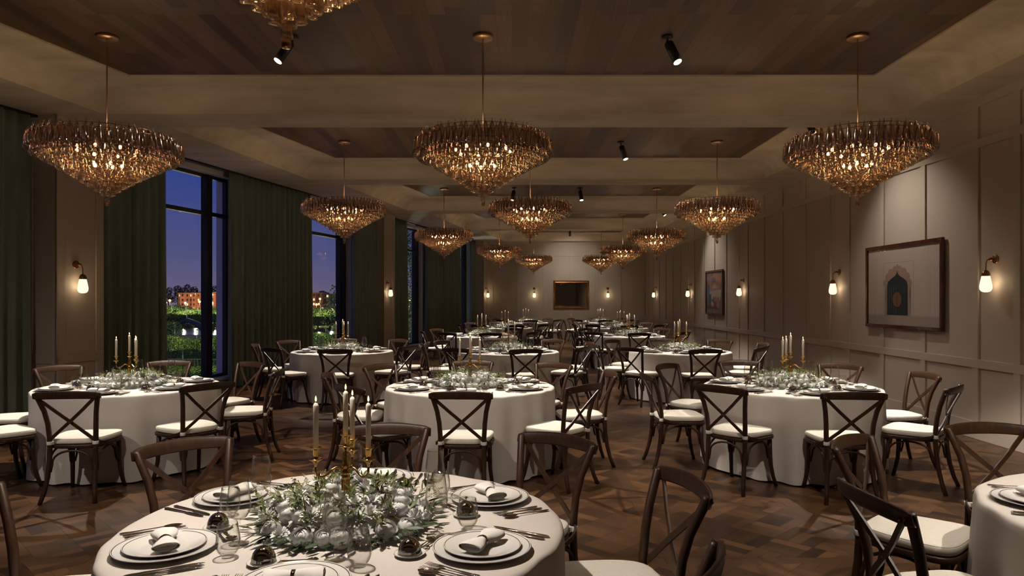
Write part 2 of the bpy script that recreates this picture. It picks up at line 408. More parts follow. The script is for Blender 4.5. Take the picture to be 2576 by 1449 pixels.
# curtains ---------------------------------------------------------------
def curtain(y0, y1, label, seed, folds=None):
    rnd = random.Random(seed); L = y1 - y0; n = max(3, int(L / .17)); ph = [rnd.uniform(.8, 1.2) for _ in range(n + 1)]
    NU = n * 8; c = MB()
    amps = [rnd.uniform(.6, 1.1) for _ in range(n + 2)]; tot = sum(ph[:n]); cum = [0]
    for p in ph[:n]: cum.append(cum[-1] + p / tot)
    def f(u, v):
        k = 0
        while k < n - 1 and cum[k + 1] < u: k += 1
        loc = (u - cum[k]) / (cum[k + 1] - cum[k]); a = amps[k] * .058
        a *= .75 + .5 * (1 - v) * (1 + .2 * math.sin(3 * k + seed))
        o = -a * math.cos(2 * PI * loc) + .01 * math.sin(5 * u + 3 * (1 - v) + seed)
        skew = .025 * math.sin(k * 1.7 + seed) * (1 - v)
        y = y0 + L * u + skew * math.sin(2 * PI * loc)
        return lp(y, o - .005, .012 + (ZS - .04) * v)
    c.grid(f, NU, 14)
    o = c.obj('curtain', M['curtain']); sd = o.modifiers.new('solid', 'SOLIDIFY'); sd.thickness = .004
    tag(o, label, 'curtain', 'floor-length green curtains')
CUR = [(-.2, 3.2, 'green curtain hanging beside the camera end of the window wall'),
       (6.9, 8.72, 'dark green floor-length curtain at the left edge, before the first pillar'),
       (9.5, 11.02, 'dark green curtain just right of the near pillar with the wall lamp'),
       (12.60, 13.98, 'dark green pleated curtain on the right side of the large near window'),
       (14.0, 15.42, 'dark green pleated curtain left of the second window'),
       (17.36, 18.70, 'dark green curtain between the second window and the middle pillar'),
       (19.5, 20.80, 'narrow green curtain just right of the middle pillar'),
       (22.42, 24.0, 'green curtain right of the third window'),
       (24.02, 25.85, 'green curtain left of the farthest window'),
       (27.25, 27.72, 'narrow green curtain at the far end of the window wall')]
for i, (a, b, l) in enumerate(CUR):
    if i == 0: continue
    curtain(a, b, l, i * 13 + 1)

# ------------------------------------------------------------------ wall lamps
def sconce_proto():
    t = thing('wall_sconce', '', 'wall lamp', group='opal glass wall sconces')       # wall is at local y=0, room towards -y
    m = MB(); m.lathe([(0, 0), (.050, 0), (.052, .006), (.046, .014), (0, .016)], 24)
    me = m.mesh('backplate', M['brass']); me.transform(Matrix.Rotation(PI / 2, 4, 'X')); o = link('backplate', me, t); o.location = (0, 0, 2.045)
    m = MB(); m.tube([(0, -.012, 2.045), (0, -.06, 2.045), (0, -.095, 2.035), (0, -.108, 2.00), (0, -.11, 1.90)], .006, 8)
    m.lathe([(0, -.02), (.022, -.012), (.024, 0), (.022, .012), (0, .02)], 16, (0, -.055, 2.045)); m.obj('arm', M['brass'], t)
    m = MB(); m.lathe([(0, 1.925), (.012, 1.924), (.030, 1.912), (.042, 1.888), (.046, 1.862), (.043, 1.858)], 24, (0, -.11, 0)); m.obj('cap', M['brass'], t)
    m = MB(); m.lathe([(.040, 1.862), (.045, 1.84), (.053, 1.80), (.060, 1.76), (.062, 1.735), (.058, 1.708), (.042, 1.688), (.02, 1.680), (0, 1.679)][::-1], 24, (0, -.11, 0))
    m.obj('globe_shade', M['opal'], t)
    return t
SC = Kind(sconce_proto())
def sconce(x, y, rz, label):
    s = SC.put((x, y, 0), rz, label)
    l = bpy.data.lights.new('sconce_glow', 'POINT'); l.energy = 2.6; l.color = (1, .72, .42); l.shadow_soft_size = .05
    lo = link('sconce_glow', l, s); lo.location = (0, -.075, 1.80)
for y, lab in ((7.80, 'opal globe wall lamp at the right edge, right of the doorway picture'),
               (11.52, 'opal globe wall lamp left of the doorway picture'),
               (16.28, 'opal globe wall lamp just right of the small abstract picture'),
               (21.04, 'opal globe wall lamp just left of the small abstract picture'),
               (26.1, 'opal globe wall lamp nearest the far corner on the right wall')):
    sconce(XR - .001, y, -PI / 2, lab)
sconce(.888, YB, 0, 'opal globe wall lamp left of the gilt mirror')
sconce(3.82, YB, 0, 'opal globe wall lamp right of the gilt mirror')
wa = PI / 2 - math.atan(.236)
for D, y, lab in ((pd1, 9.03, 'opal globe wall lamp on the near left pillar'), (pd2, 18.93, 'opal globe wall lamp on the middle left pillar'),
                  (pd3, 28.0, 'opal globe wall lamp on the far left corner pillar')):
    p = D(y, -.002, 0); sconce(p.x, p.y, wa, lab)

# ------------------------------------------------------------------ pictures and mirror
def pframe(mb, w, h, t, d, prof=0):
    for (cx, cz, sx, sz) in ((0, h / 2 - t / 2, w, t), (0, -h / 2 + t / 2, w, t), (-w / 2 + t / 2, 0, t, h - 2 * t), (w / 2 - t / 2, 0, t, h - 2 * t)):
        mb.box((cx, -d / 2, cz), (sx, d, sz))
art = {k: mat('print_' + k, c, .7) for k, c in dict(plaster=(.50, .43, .37), plaster2=(.44, .375, .32), ground=(.36, .30, .25), niche=(.36, .24, .19), teal=(.012, .022, .024), teal2=(.045, .06, .062),
      line=(.22, .12, .10), brass=(.17, .08, .035), grey=(.16, .15, .15), coral=(.38, .15, .10), orange=(.36, .12, .05), blue=(.10, .13, .19), rose=(.34, .17, .16),
      cream=(.42, .37, .28), dteal=(.03, .09, .10), plum=(.16, .06, .06), green=(.09, .12, .09), brown=(.12, .055, .03), slate=(.10, .10, .12)).items()}
def print_mesh(name, w, h, layers, parent, y0=-.012):
    """flat print: coloured patches stacked a hair apart, coordinates 0..1"""
    mats = []; m = MB()
    for i, (k, pts) in enumerate(layers):
        if art[k] not in mats: mats.append(art[k])
        m.mi = mats.index(art[k])
        m.add([((px - .5) * w, y0 - i * .00035, (pz - .5) * h) for px, pz in pts], [tuple(range(len(pts)))], False)
    return m.obj(name, mats, parent)
def rect(a, b, c, d): return [(a, b), (c, b), (c, d), (a, d)]
def ring_lobes(cx, base, hw, spring, top, n=4, lob=.025):
    L = [(cx - hw, base), (cx - hw, spring)]
    for k in range(n):
        a0 = PI - k * (PI / 2) / n; a1 = PI - (k + 1) * (PI / 2) / n
        for q in (0, .25, .5, .75, 1):
            a = a0 + (a1 - a0) * q; r = 1 + lob * 4 * math.sin(PI * q)
            L.append((cx + math.cos(a) * hw * r, spring + math.sin(a) * (top - spring) * r))
    L[-1] = (cx, top + .045)
    R = [(2 * cx - x, z) for x, z in L[:-1]][::-1]
    return (L + R)[::-1]
pic = thing('framed_picture', 'large mahogany-framed photograph of a pale wall with a dark teal arched doorway', 'picture', (XR - .024, 9.62, 1.785), -PI / 2)
PW, PH = 1.875, 1.165
m = MB(); pframe(m, PW, PH, .045, .04); m.obj('frame', M['redwood'], pic, .004)
cx = .44
door = [(cx - .145, .13), (cx - .145, .50), (cx - .13, .56), (cx - .08, .60), (cx - .03, .63), (cx - .01, .66), (cx, .70), (cx + .01, .66), (cx + .03, .63), (cx + .08, .60), (cx + .13, .56), (cx + .145, .50), (cx + .145, .13)][::-1]
circ = [(cx + .07 * math.cos(a * PI / 12) * .9, .33 + .07 * 1.35 * math.sin(a * PI / 12)) for a in range(24)][::-1]
lay = [('plaster', rect(0, 0, 1, 1)), ('ground', rect(0, 0, 1, .12)), ('plaster2', rect(0, .12, 1, .14)), ('line', rect(.235, .14, .238, .80)), ('line', rect(.655, .14, .658, .80)), ('line', rect(.235, .80, .658, .803)),
       ('plaster2', rect(.84, .14, .845, .97)), ('plaster2', rect(.10, .14, .104, .97)), ('niche', ring_lobes(cx, .12, .185, .50, .74)), ('teal', door)]
lay += [('teal2', rect(cx - .12 + k * .032, .15, cx - .108 + k * .032, .50)) for k in range(4)] + [('teal2', rect(cx + .03 + k * .034, .15, cx + .036 + k * .034, .50)) for k in range(3)]
lay += [('teal', [(x + (x - cx) * .18, z + (z - .33) * .18) for x, z in circ]), ('brass', circ), ('teal', rect(cx - .002, .14, cx + .002, .60)), ('line', rect(cx - .165, .30, cx - .155, .47)), ('line', rect(cx + .175, .30, cx + .18, .47))]
print_mesh('photograph_print', PW - .08, PH - .08, lay, pic)
m = MB(); m.quad((-PW / 2 + .04, -.028, -PH / 2 + .04), (PW / 2 - .04, -.028, -PH / 2 + .04), (PW / 2 - .04, -.028, PH / 2 - .04), (-PW / 2 + .04, -.028, PH / 2 - .04)); m.obj('glazing', M['picglass'], pic)
pic2 = thing('framed_picture', 'smaller dark-framed abstract picture in coral, blue and cream patches', 'picture', (XR - .024, 18.52, 1.785), -PI / 2)
W2 = 1.55
m = MB(); pframe(m, W2, PH, .045, .04); m.obj('frame', M['redwood'], pic2, .004)
lay = [('grey', rect(0, 0, 1, 1)), ('slate', rect(0, 0, 1, .13)), ('blue', rect(0, .55, .2, .72)), ('blue', rect(.82, .6, 1, .75)), ('coral', [(.1, .72), (.9, .72), (.8, .9), (.5, .97), (.25, .9)][::1]),
       ('orange', rect(.12, .68, .92, .74)), ('blue', [(.3, .74), (.6, .74), (.55, .86), (.35, .86)]), ('rose', rect(.2, .52, .82, .68)), ('cream', [(.35, .6), (.65, .6), (.52, .72)]), ('cream', [(.2, .34), (.85, .3), (.92, .56), (.22, .54)]),
       ('dteal', rect(.17, .12, .3, .46)), ('rose', [(.38, .14), (.82, .12), (.8, .38), (.4, .40)]), ('plum', [(.46, .16), (.66, .14), (.62, .28), (.5, .28)]), ('green', [(.38, .24), (.52, .24), (.5, .34), (.4, .34)]),
       ('cream', [(.28, .2), (.44, .16), (.46, .25), (.3, .3)]), ('brown', [(0, .1), (.9, .06), (.6, .16), (0, .15)]), ('green', rect(.28, .9, .42, .98))]
print_mesh('art_print', W2 - .08, PH - .08, lay, pic2)
m = MB(); m.quad((-W2 / 2 + .04, -.028, -PH / 2 + .04), (W2 / 2 - .04, -.028, -PH / 2 + .04), (W2 / 2 - .04, -.028, PH / 2 - .04), (-W2 / 2 + .04, -.028, PH / 2 - .04)); m.obj('glazing', M['picglass'], pic2)
mr = thing('wall_mirror', 'gilt-framed rectangular mirror on the far wall between two lamps', 'mirror', (2.36, YB - .024, 1.80))
m = MB(); MW, MH = 1.42, 1.12
loop = []
for (o, y) in ((0, 0), (.005, -.03), (.03, -.055), (.055, -.035), (.08, -.045), (.095, -.015)):
    loop.append([(-MW / 2 + o, y, -MH / 2 + o), (MW / 2 - o, y, -MH / 2 + o), (MW / 2 - o, y, MH / 2 - o), (-MW / 2 + o, y, MH / 2 - o)])
for a, b in zip(loop[:-1], loop[1:]):
    for i in range(4): m.quad(a[i], a[(i + 1) % 4], b[(i + 1) % 4], b[i])
m.obj('gilt_frame', M['giltwood'], mr)
m = MB(); m.box((0, -.008, 0), (MW - .17, .012, MH - .17)); m.obj('mirror_glass', M['mirror'], mr)
m = MB(); m.box((0, 0, 0), (.075, .012, .12)); m.box((0, -.007, 0), (.03, .006, .055))
ol = m.obj('wall_socket', M['jamb']); ol.location = (2.355, YB - .029, .985); tag(ol, 'pale wall socket plate below the gilt mirror', 'wall socket')

# ------------------------------------------------------------------ ceiling spots
def spot_proto(lensw=.055):
    t = thing('ceiling_spotlight', '', 'spotlight', group='black ceiling spotlights')
    m = MB(); m.lathe([(0, 0), (.055, 0), (.055, -.02), (.012, -.022), (.012, -.085), (0, -.085)][::-1], 20); m.obj('mount', M['blackm'], t)
    h = MB(); h.lathe([(0, -.27), (.040, -.27)][::-1] + [], 20) if 0 else None
    h = MB(); h.lathe([(.040, -.265), (.045, -.27), (.046, -.05), (.042, -.035), (0, -.03)], 20)
    ho = h.obj('lamp_housing', M['blackm'], t); ho.location = (0, 0, -.045)
    l = MB(); l.lathe([(0, -.2715), (.040, -.2715)], 20); lo = l.obj('lens', M['spotlens'], ho)
    return t
SP = Kind(spot_proto())
def spot(x, y, aim, label, energy, size=50, z=ZW - .002):
    t = SP.put((x, y, z), 0, label)
    h = [c for c in t.children if c.name.startswith('lamp_housing')][0]
    d = (Vector(aim) - Vector((x, y, ZW - .05))).normalized()
    h.rotation_mode = 'QUATERNION'; h.rotation_quaternion = d.to_track_quat('-Z', 'Y')
    L = bpy.data.lights.new('spot_beam', 'SPOT'); L.energy = energy; L.color = (1, .88, .76); L.spot_size = math.radians(size); L.spot_blend = .8; L.shadow_soft_size = .03
    o = link('spot_beam', L, h); o.location = (0, 0, -.278)
spot(-2.15, 6.92, (-4.2, 5.3, 0), 'black cylinder spotlight below the nearest chandelier, tilted to the left', 95, 96)
spot(1.52, 6.92, (2.9, 5.3, 0), 'black cylinder spotlight in the front ceiling bay, tilted to the right', 95, 96)
spot(1.78, 11.56, (2.9, 10.4, 0), 'black cylinder spotlight in the second ceiling bay', 95, 96)
spot(.05, 16.3, (-.7, 14.9, 0), 'left one of two small black spotlights in the third ceiling bay', 95, 96)
spot(1.57, 16.3, (2.0, 14.9, 0), 'right one of two small black spotlights in the third ceiling bay', 95, 96)
spot(2.12, 25.9, (2.36, YB, 2.3), 'tiny black spotlight in the far ceiling bay above the mirror', 16, 38)
for i, (x, e, aim) in enumerate(((-4.6, 150, (-3.9, 5.4, 0)), (-2.15, 150, (-1.0, 5.2, 0)), (1.52, 150, (2.2, 5.2, 0)))):  # unseen fill spots, added to light the first full row from the front
    spot(x, 2.18, aim, 'unseen black fill spotlight added above the camera, %s' % ('near the windows', 'left of centre', 'right of centre')[i], e, 84)
spot(-.35, -.8, (-.62, 2.66, .8), 'unseen black fill spotlight added above the camera, aimed at the nearest table', 720, 34)  # unseen fill, added to brighten the camera side of the flowers
# picture washers hidden in the coffers in front of the two pictures
spot(4.0, 9.69, (XR, 9.45, 1.8), 'black spotlight behind the first ceiling beam aimed at the doorway picture', 4.5, 30, 4.15)
spot(4.0, 19.17, (XR, 18.5, 1.8), 'black spotlight behind the third ceiling beam aimed at the abstract picture', 4.5, 30, 4.15)

# ------------------------------------------------------------------ chandeliers
def pendant_mesh(L, rb, rt, mm='smoke'):
    m = MB(); n = 12
    prof = [(rb * .80, .010), (rb * .92, .002), (rb, .004), (rb * 1.0, L * .22), (rb * .93, L * .5), (rb * .80, L * .72), (rt, L * .88), (rt * .55, L * .955), (rt * .2, L * .985)]
    vs = []; fs = []
    for j, (r, z) in enumerate(prof):
        for k in range(n):
            a = 2 * PI * k / n; rr = r * (1 + .13 * math.cos(3 * a) + (.05 * math.sin(2 * a + z * 60))); vs.append((rr * math.cos(a), rr * math.sin(a), z))
    for j in range(len(prof) - 1):
        for k in range(n): fs.append((j * n + k, j * n + (k + 1) % n, (j + 1) * n + (k + 1) % n, (j + 1) * n + k))
    m.add(vs, fs, True)
    m.tube([(0, 0, L * .96), (.005, 0, L * 1.01), (.0075, 0, L * 1.07), (.004, 0, L * 1.13), (-.004, 0, L * 1.14), (-.010, 0, L * 1.07), (-.012, 0, L * .99)], .0019, 5)
    return m.mesh('glass_pendant', M[mm])
PA = pendant_mesh(.150, .024, .014, 'smoke_dark'); PB = pendant_mesh(.125, .023, .015)
PC = pendant_mesh(.125, .023, .015, 'smoke_dark')
TIERS = [(.605, 3.050, PA), (.662, 3.000, PA), (.615, 2.955, PC), (.545, 2.922, PB), (.480, 2.888, PB), (.412, 2.850, PB), (.345, 2.812, PB), (.280, 2.772, PB),
         (.218, 2.732, PB), (.160, 2.692, PB), (.105, 2.650, PB), (.052, 2.606, PB), (0, 2.546, PB)]
def chandelier_places():
    P = []; rnd = random.Random(5)
    for i, (r, z, me) in enumerate(TIERS):
        n = max(1, int(2 * PI * r / (.060 if i < 2 else .056)))
        for k in range(n):
            a = 2 * PI * k / n + i * .37
            R = Matrix.Translation((r * math.cos(a), r * math.sin(a), z)) @ Matrix.Rotation(a + rnd.uniform(-.35, .35), 4, 'Z') @ Matrix.Rotation(rnd.uniform(-.12, .12) - .05, 4, 'Y') @ Matrix.Rotation(rnd.uniform(-.12, .12), 4, 'X')
            P.append((R, me, i, a))
    return P
CP = chandelier_places()
front = sorted(range(len(CP)), key=lambda i: (CP[i][0].translation.y + (.25 if CP[i][2] > 8 else 0) - (.05 if CP[i][2] < 2 else 0)))[:100]
fs_ = set(front)
def join_pendants(idx, name):
    m = MB()
    for i in idx: m.merge(CP[i][1], CP[i][0], 0 if CP[i][2] > 2 else 1)
    return m.mesh(name, [M['smoke'], M['smoke_dark']])
ALLP = join_pendants(range(len(CP)), 'glass_pendants'); REST = join_pendants([i for i in range(len(CP)) if i not in fs_], 'glass_pendants')
fm = MB()
for i, (r, z, me) in enumerate(TIERS[:-1]):
    zz = z + (.150 if i < 2 else .125) * .98; r = max(.02, r - .022)
    fm.tube([(r * math.cos(a * PI / 24), r * math.sin(a * PI / 24), zz) for a in range(49)], .0035, 5, cap=False)
for a in range(6):
    t = a * PI / 3
    fm.tube([(.02 * math.cos(t), .02 * math.sin(t), 2.80), (.25 * math.cos(t), .25 * math.sin(t), 2.92), (.60 * math.cos(t), .60 * math.sin(t), 3.145)], .004, 5)
fm.tube([(0, 0, 2.66), (0, 0, 3.25)], .010, 8)
for a in range(8):
    t = a * PI / 4 + .2
    fm.tube([(0, 0, 3.00), (.13 * math.cos(t), .13 * math.sin(t), 2.97), (.27 * math.cos(t), .27 * math.sin(t), 3.03)], .005, 5)
FRAME = fm.mesh('frame', M['brass'])
b = MB(); b.lathe([(0, 0), (.010, .004), (.014, .014), (.0125, .026), (.008, .035), (0, .038)], 10); BULB = b.mesh('bulb', M['bulb'])
cn = MB(); cn.lathe([(0, 0), (.098, 0), (.10, .008), (.10, .028), (0, .030)], 32); CAN = cn.mesh('canopy', M['copper'])
rd = MB(); rd.tube([(0, 0, 3.2), (0, 0, ZW - .03)], .0065, 8); ROD = rd.mesh('stem', M['copper'])
dl = MB(); dl.lathe([(0, 0), (.016, 0), (.018, .01), (.018, .03), (0, .03)], 16); DLM = dl.mesh('downlight', M['brass'])
def chandelier(x, y, label, detail, power):
    t = thing('chandelier', label, 'chandelier', (x, y, 0), random.uniform(-.06, .06), 'tiered smoky glass chandeliers')
    link('frame', FRAME, t); link('stem', ROD, t); c = link('canopy', CAN, t); c.location = (0, 0, ZW - .032)
    for a in range(8):
        q = a * PI / 4 + .2; bo = link('bulb', BULB, t); bo.location = (.27 * math.cos(q), .27 * math.sin(q), 3.035)
    for a in range(5):
        q = a * PI * .4 + .5; bo = link('bulb', BULB, t); bo.location = (.13 * math.cos(q), .13 * math.sin(q), 2.895)
    if detail:
        o = link('glass_pendants', REST, t); o['kind'] = 'stuff'
        for i in front:
            p = link('glass_pendant', CP[i][1], t); p.matrix_local = CP[i][0]
    else:
        o = link('glass_pendants', ALLP, t); o['kind'] = 'stuff'
    d = link('downlight', DLM, t); d.location = (0, 0, 2.515)
    L = bpy.data.lights.new('downlight_beam', 'SPOT'); L.energy = power; L.color = (1, .89, .78); L.spot_size = math.radians(97); L.spot_blend = .35; L.shadow_soft_size = .022
    lo = link('downlight_beam', L, t); lo.location = (0, 0, 2.505)
CHX = [(-.823, 2.576, 'nearest chandelier, cut off by the top edge so only its tip shows', 1), (-3.96, 6.91, 'large chandelier at far left, in front of the near pillar', 1), (-.284, 6.91, 'large chandelier in the upper middle of the room', 1),
       (3.38, 6.91, 'large chandelier at upper right, in front of the panelled wall', 1), (-2.737, 11.53, 'second-row chandelier on the left, in front of the second window', 1), (.298, 11.53, 'second-row chandelier in the middle', 1),
       (3.346, 11.53, 'second-row chandelier on the right, above the small abstract picture', 1), (-1.577, 16.4, 'third-row chandelier on the left', 0), (3.357, 16.4, 'third-row chandelier on the right', 0),
       (-.383, 21.3, 'fourth-row chandelier on the left', 0), (3.342, 21.3, 'fourth-row chandelier on the right', 0), (.795, 25.8, 'farthest chandelier on the left, before the far wall', 0), (3.25, 25.8, 'farthest chandelier on the right, before the far wall', 0)]
CHP = 118
for x, y, l, d in CHX: chandelier(x, y, l, d, 136 if y < 4 else 255)
chandelier(2.75, 2.55, 'chandelier above the table at the lower right edge, outside the view', 0, CHP)

# ------------------------------------------------------------------ tables
TR = .814; TH = .76
def cloth_mesh(seed, nseg=160):
    rnd = random.Random(seed); m = MB()
    K = [(rnd.choice([7, 9, 11, 13, 16, 19, 23]), rnd.uniform(0, 6.28), rnd.uniform(.5, 1)) for _ in range(5)]
    K2 = [(rnd.choice([3, 5, 8, 12, 17, 24]), rnd.uniform(0, 6.28), rnd.uniform(.4, 1)) for _ in range(5)]
    def wob(a): return sum(w * math.sin(k * a + p) for k, p, w in K) / 2.2
    def wob2(a): return sum(w * math.sin(k * a + p) for k, p, w in K2) / 2.4
    prof = [(0, 0, 0, 0)] + [(r, 0, 0, 0) for r in (.2, .4, .6, .74)] + [(TR - .03, 0, .05, 0), (TR - .012, -.001, .3, 0), (TR - .002, -.006, .8, 0), (TR + .003, -.016, 1, 0), (TR + .005, -.04, 1, .1)]
    prof += [(TR + .005 + .010 * (i / 9), -.04 - (TH - .052) * i / 9, 1, (i / 9) ** .7) for i in range(1, 10)]
    vs = [(0, 0, TH)]; fs = []
    for j, (r, dz, e, f) in enumerate(prof[1:]):
        for k in range(nseg):
            a = 2 * PI * k / nseg
            fold = wob(a + .04 * math.sin(3 * a) * f)
            fold = math.copysign(abs(fold) ** .8, fold)
            rr = r + .0035 * wob2(a) * e + (.040 * fold * f) + (.006 * wob(a) * e * (1 - f))
            z = TH + dz - .004 * abs(wob2(a * 1.0 + 1)) * (1 if e > .2 and f == 0 else 0)
            if j == len(prof) - 2: z += .006 * (1 + wob2(a + 2))
            vs.append((rr * math.cos(a), rr * math.sin(a), z))
    for k in range(nseg): fs.append((0, 1 + k, 1 + (k + 1) % nseg))
    for j in range(len(prof) - 2):
        for k in range(nseg):
            a = 1 + j * nseg; b_ = a + nseg; fs.append((a + k, b_ + k, b_ + (k + 1) % nseg, a + (k + 1) % nseg))
    m.add(vs, fs); return m.mesh('tablecloth', M['cloth'])
CLO = [cloth_mesh(s) for s in (2, 5, 9)]
tt = MB(); tt.lathe([(0, TH - .028), (TR - .03, TH - .028), (TR - .02, TH - .018), (TR - .02, TH - .006), (0, TH - .005)], 48); TTOP = tt.mesh('tabletop', M['chair'])
pdm = MB(); pdm.lathe([(0, 0), (.30, 0), (.30, .02), (.05, .05), (.04, .1), (.04, TH - .06), (.2, TH - .028), (0, TH - .028)], 24); PED = pdm.mesh('pedestal', M['blackm'])

# name, x, y, phrase, rotation, detail
TB = [('A', -.627, 2.664, 'the nearest table', .04, 3), ('R0', 2.72, 2.66, 'the lower-right edge table', .0, 3),
      ('L', -3.724, 6.88, 'the near left table', .21, 2), ('C', -.407, 6.88, 'the near centre table', .05, 2), ('R', 2.70, 6.85, 'the near right table', .01, 2),
      ('L2', -2.771, 11.57, 'the second-row left table', .21, 1), ('C2', -.058, 11.53, 'the second-row centre table', .19, 1), ('R2', 2.741, 11.56, 'the second-row right table', 0, 1),
      ('L3', -.701, 16.48, 'the third-row left table', .2, 0), ('R3', 2.743, 16.50, 'the third-row right table', 0, 0),
      ('L4', -.206, 21.1, 'the fourth-row left table', .2, 0), ('R4', 3.22, 21.0, 'the fourth-row right table', .02, 0),
      ('L5', .506, 25.93, 'the farthest left table', .1, 0), ('R5', 3.26, 26.05, 'the farthest right table', 0, 0)]
TLAB = {'A': 'round table with floor-length white cloth filling the foreground, nearest the camera', 'R0': 'round white-clothed table cut off at the lower right edge',
        'L': 'round white-clothed table at left before the big window', 'C': 'round white-clothed table in the middle, first full row', 'R': 'round white-clothed table at right before the doorway picture',
        'L2': 'second-row round white-clothed table at left, by the second window', 'C2': 'second-row round white-clothed table in the middle', 'R2': 'second-row round white-clothed table at right',
        'L3': 'third-row round white-clothed table on the left', 'R3': 'third-row round white-clothed table on the right', 'L4': 'fourth-row round white-clothed table on the left', 'R4': 'fourth-row round white-clothed table on the right',
        'L5': 'farthest round white-clothed table, left of the mirror', 'R5': 'farthest round white-clothed table, below and right of the mirror'}

# ------------------------------------------------------------------ chair
def chair_proto():
    t = thing('dining_chair', '', 'chair', group='bentwood cross-back chairs')     # seat centre at origin, front = +y
    def outline(w, d, z, grow=0, n=40):
        pts = []
        for k in range(n):
            a = 2 * PI * k / n; c, s = math.cos(a), math.sin(a); e = .45
            x = math.copysign(abs(c) ** e, c); y = math.copysign(abs(s) ** (e if s > 0 else .75), s)
            taper = 1 + .10 * y
            pts.append((x * (w / 2 + grow) * taper, y * (d / 2 + grow), z))
        return pts
    def slab(layers, w, d):
        m = MB(); n = 40; vs = []; fs = []
        for z, g in layers: vs += outline(w, d, z, g)
        for j in range(len(layers) - 1):
            for k in range(n): fs.append((j * n + k, j * n + (k + 1) % n, (j + 1) * n + (k + 1) % n, (j + 1) * n + k))
        fs.append(tuple(range(n))[::-1]); o = (len(layers) - 1) * n
        zc = layers[-1][0]; vs.append((0, 0, zc + layers_c)); c = len(vs) - 1
        for k in range(n): fs.append((o + k, o + (k + 1) % n, c))
        m.add(vs, fs); return m
    layers_c = 0
    slab([(.415, -.012), (.418, -.002), (.425, 0), (.440, 0), (.446, -.003), (.448, -.012)], .445, .44).obj('seat_frame', M['chair'], t)
    layers_c = .004
    pm_ = MB(); pm_.tube([(x, y, z) for x, y, z in outline(.445, .44, .4925, -.0095)] + [outline(.445, .44, .4925, -.0095)[0]], .0022, 5, cap=False); pm_.obj('piping', M['cushion'], t)
    slab([(.449, -.03), (.452, -.012), (.460, -.006), (.485, -.004), (.494, -.010), (.498, -.022), (.500, -.05), (.502, -.10)], .445, .44).obj('seat_cushion', M['cushion'], t)
    for s in (-1, 1):
        m = MB(); m.tube([(s * .185, .165, .43), (s * .187, .168, .30), (s * .190, .178, .18), (s * .200, .200, .08), (s * .213, .225, 0)], [.0195, .019, .0175, .0165, .0155], 10)
        m.obj('leg', M['chair'], t)
        m = MB(); m.tube([(s * .205, -.292, 0), (s * .188, -.262, .08), (s * .176, -.232, .20), (s * .172, -.215, .32), (s * .172, -.208, .43), (s * .174, -.210, .52), (s * .180, -.222, .62),
                          (s * .194, -.246, .72), (s * .214, -.276, .80), (s * .228, -.298, .855), (s * .231, -.303, .868)], [.0165, .0175, .0185, .0192, .0195, .0195, .0192, .0190, .0192, .0195, .017], 10)
        m.obj('leg', M['chair'], t)
    # bowed top rail
    m = MB(); N = 17
    vs = []; fs = []
    for i in range(N):
        u = -1 + 2 * i / (N - 1); x = u * .252; y = -.300 - .050 * (1 - u * u); z = .846 + .014 * (1 - u * u); h = .030 + .004 * (1 - abs(u)); w = .0105
        if abs(u) > .99: h *= .7; w *= .7
        for k in range(10):
            a = 2 * PI * k / 10; c, s = math.cos(a), math.sin(a)
            vs.append((x, y + math.copysign(abs(c) ** .6, c) * w - s * .006, z + math.copysign(abs(s) ** .6, s) * h))
    for i in range(N - 1):
        for k in range(10): fs.append((i * 10 + k, i * 10 + (k + 1) % 10, (i + 1) * 10 + (k + 1) % 10, (i + 1) * 10 + k))
    fs.append(tuple(range(10))); fs.append(tuple((N - 1) * 10 + k for k in range(10))[::-1]); m.add(vs, fs); m.obj('top_rail', M['chair'], t)
    for s in (-1, 1):
        m = MB(); dy = .005 * s
        pts = [(-.226 * s, -.318, .853), (-.195 * s, -.308 + dy, .815), (-.10 * s, -.278 + dy, .725), (0, -.252 + dy, .635), (.09 * s, -.236 + dy, .555), (.160 * s, -.222, .495), (.200 * s, -.190, .462), (.222 * s, -.120, .442), (.229 * s, -.05, .432)]
        P = [Vector(p) for p in pts]
        # flat strip: thin in depth
        vs = []; fs = []
        for i, p in enumerate(P):
            tg = (P[min(i + 1, len(P) - 1)] - P[max(i - 1, 0)]).normalized()
            nrm = Vector((0, -1, 0)) if i < 5 else Vector((s * (i - 4) / 4, -(8 - i) / 4 - .001, 0)).normalized()
            sd = tg.cross(nrm).normalized(); nn = sd.cross(tg).normalized()
            for (a, b_) in ((-1, -1), (1, -1), (1, 1), (-1, 1)): vs.append(p + sd * a * .0125 + nn * b_ * .0045)
        for i in range(len(P) - 1):
            for k in range(4): fs.append((i * 4 + k, i * 4 + (k + 1) % 4, (i + 1) * 4 + (k + 1) % 4, (i + 1) * 4 + k))
        fs.append((0, 1, 2, 3)[::-1]); n0 = (len(P) - 1) * 4; fs.append((n0, n0 + 1, n0 + 2, n0 + 3)); m.add(vs, fs, False)
        m.obj('cross_brace', M['chair'], t)
    def arch(a, b_, zb=.235, zt=.402, inw=(0, 0)):
        m = MB(); A = Vector(a); B = Vector(b_); pts = [A + Vector((0, 0, zb))]
        for k in range(13):
            u = k / 12; th = PI * (1 - u); x = .5 + .5 * math.cos(th) * (.93); zz = zb + .05 + (zt - zb - .05) * math.sin(th) ** .75
            p = A.lerp(B, x); pts.append(Vector((p.x, p.y, zz)))
        pts.append(B + Vector((0, 0, zb))); m.tube(pts, .0085, 8); return m
    for a, b_ in (((-.160, -.222, 0), (.160, -.222, 0)), ((-.168, .172, 0), (.168, .172, 0)), ((-.182, -.200, 0), (-.192, .152, 0)), ((.182, -.200, 0), (.192, .152, 0))):
        arch(a, b_).obj('arch_brace', M['chair'], t)
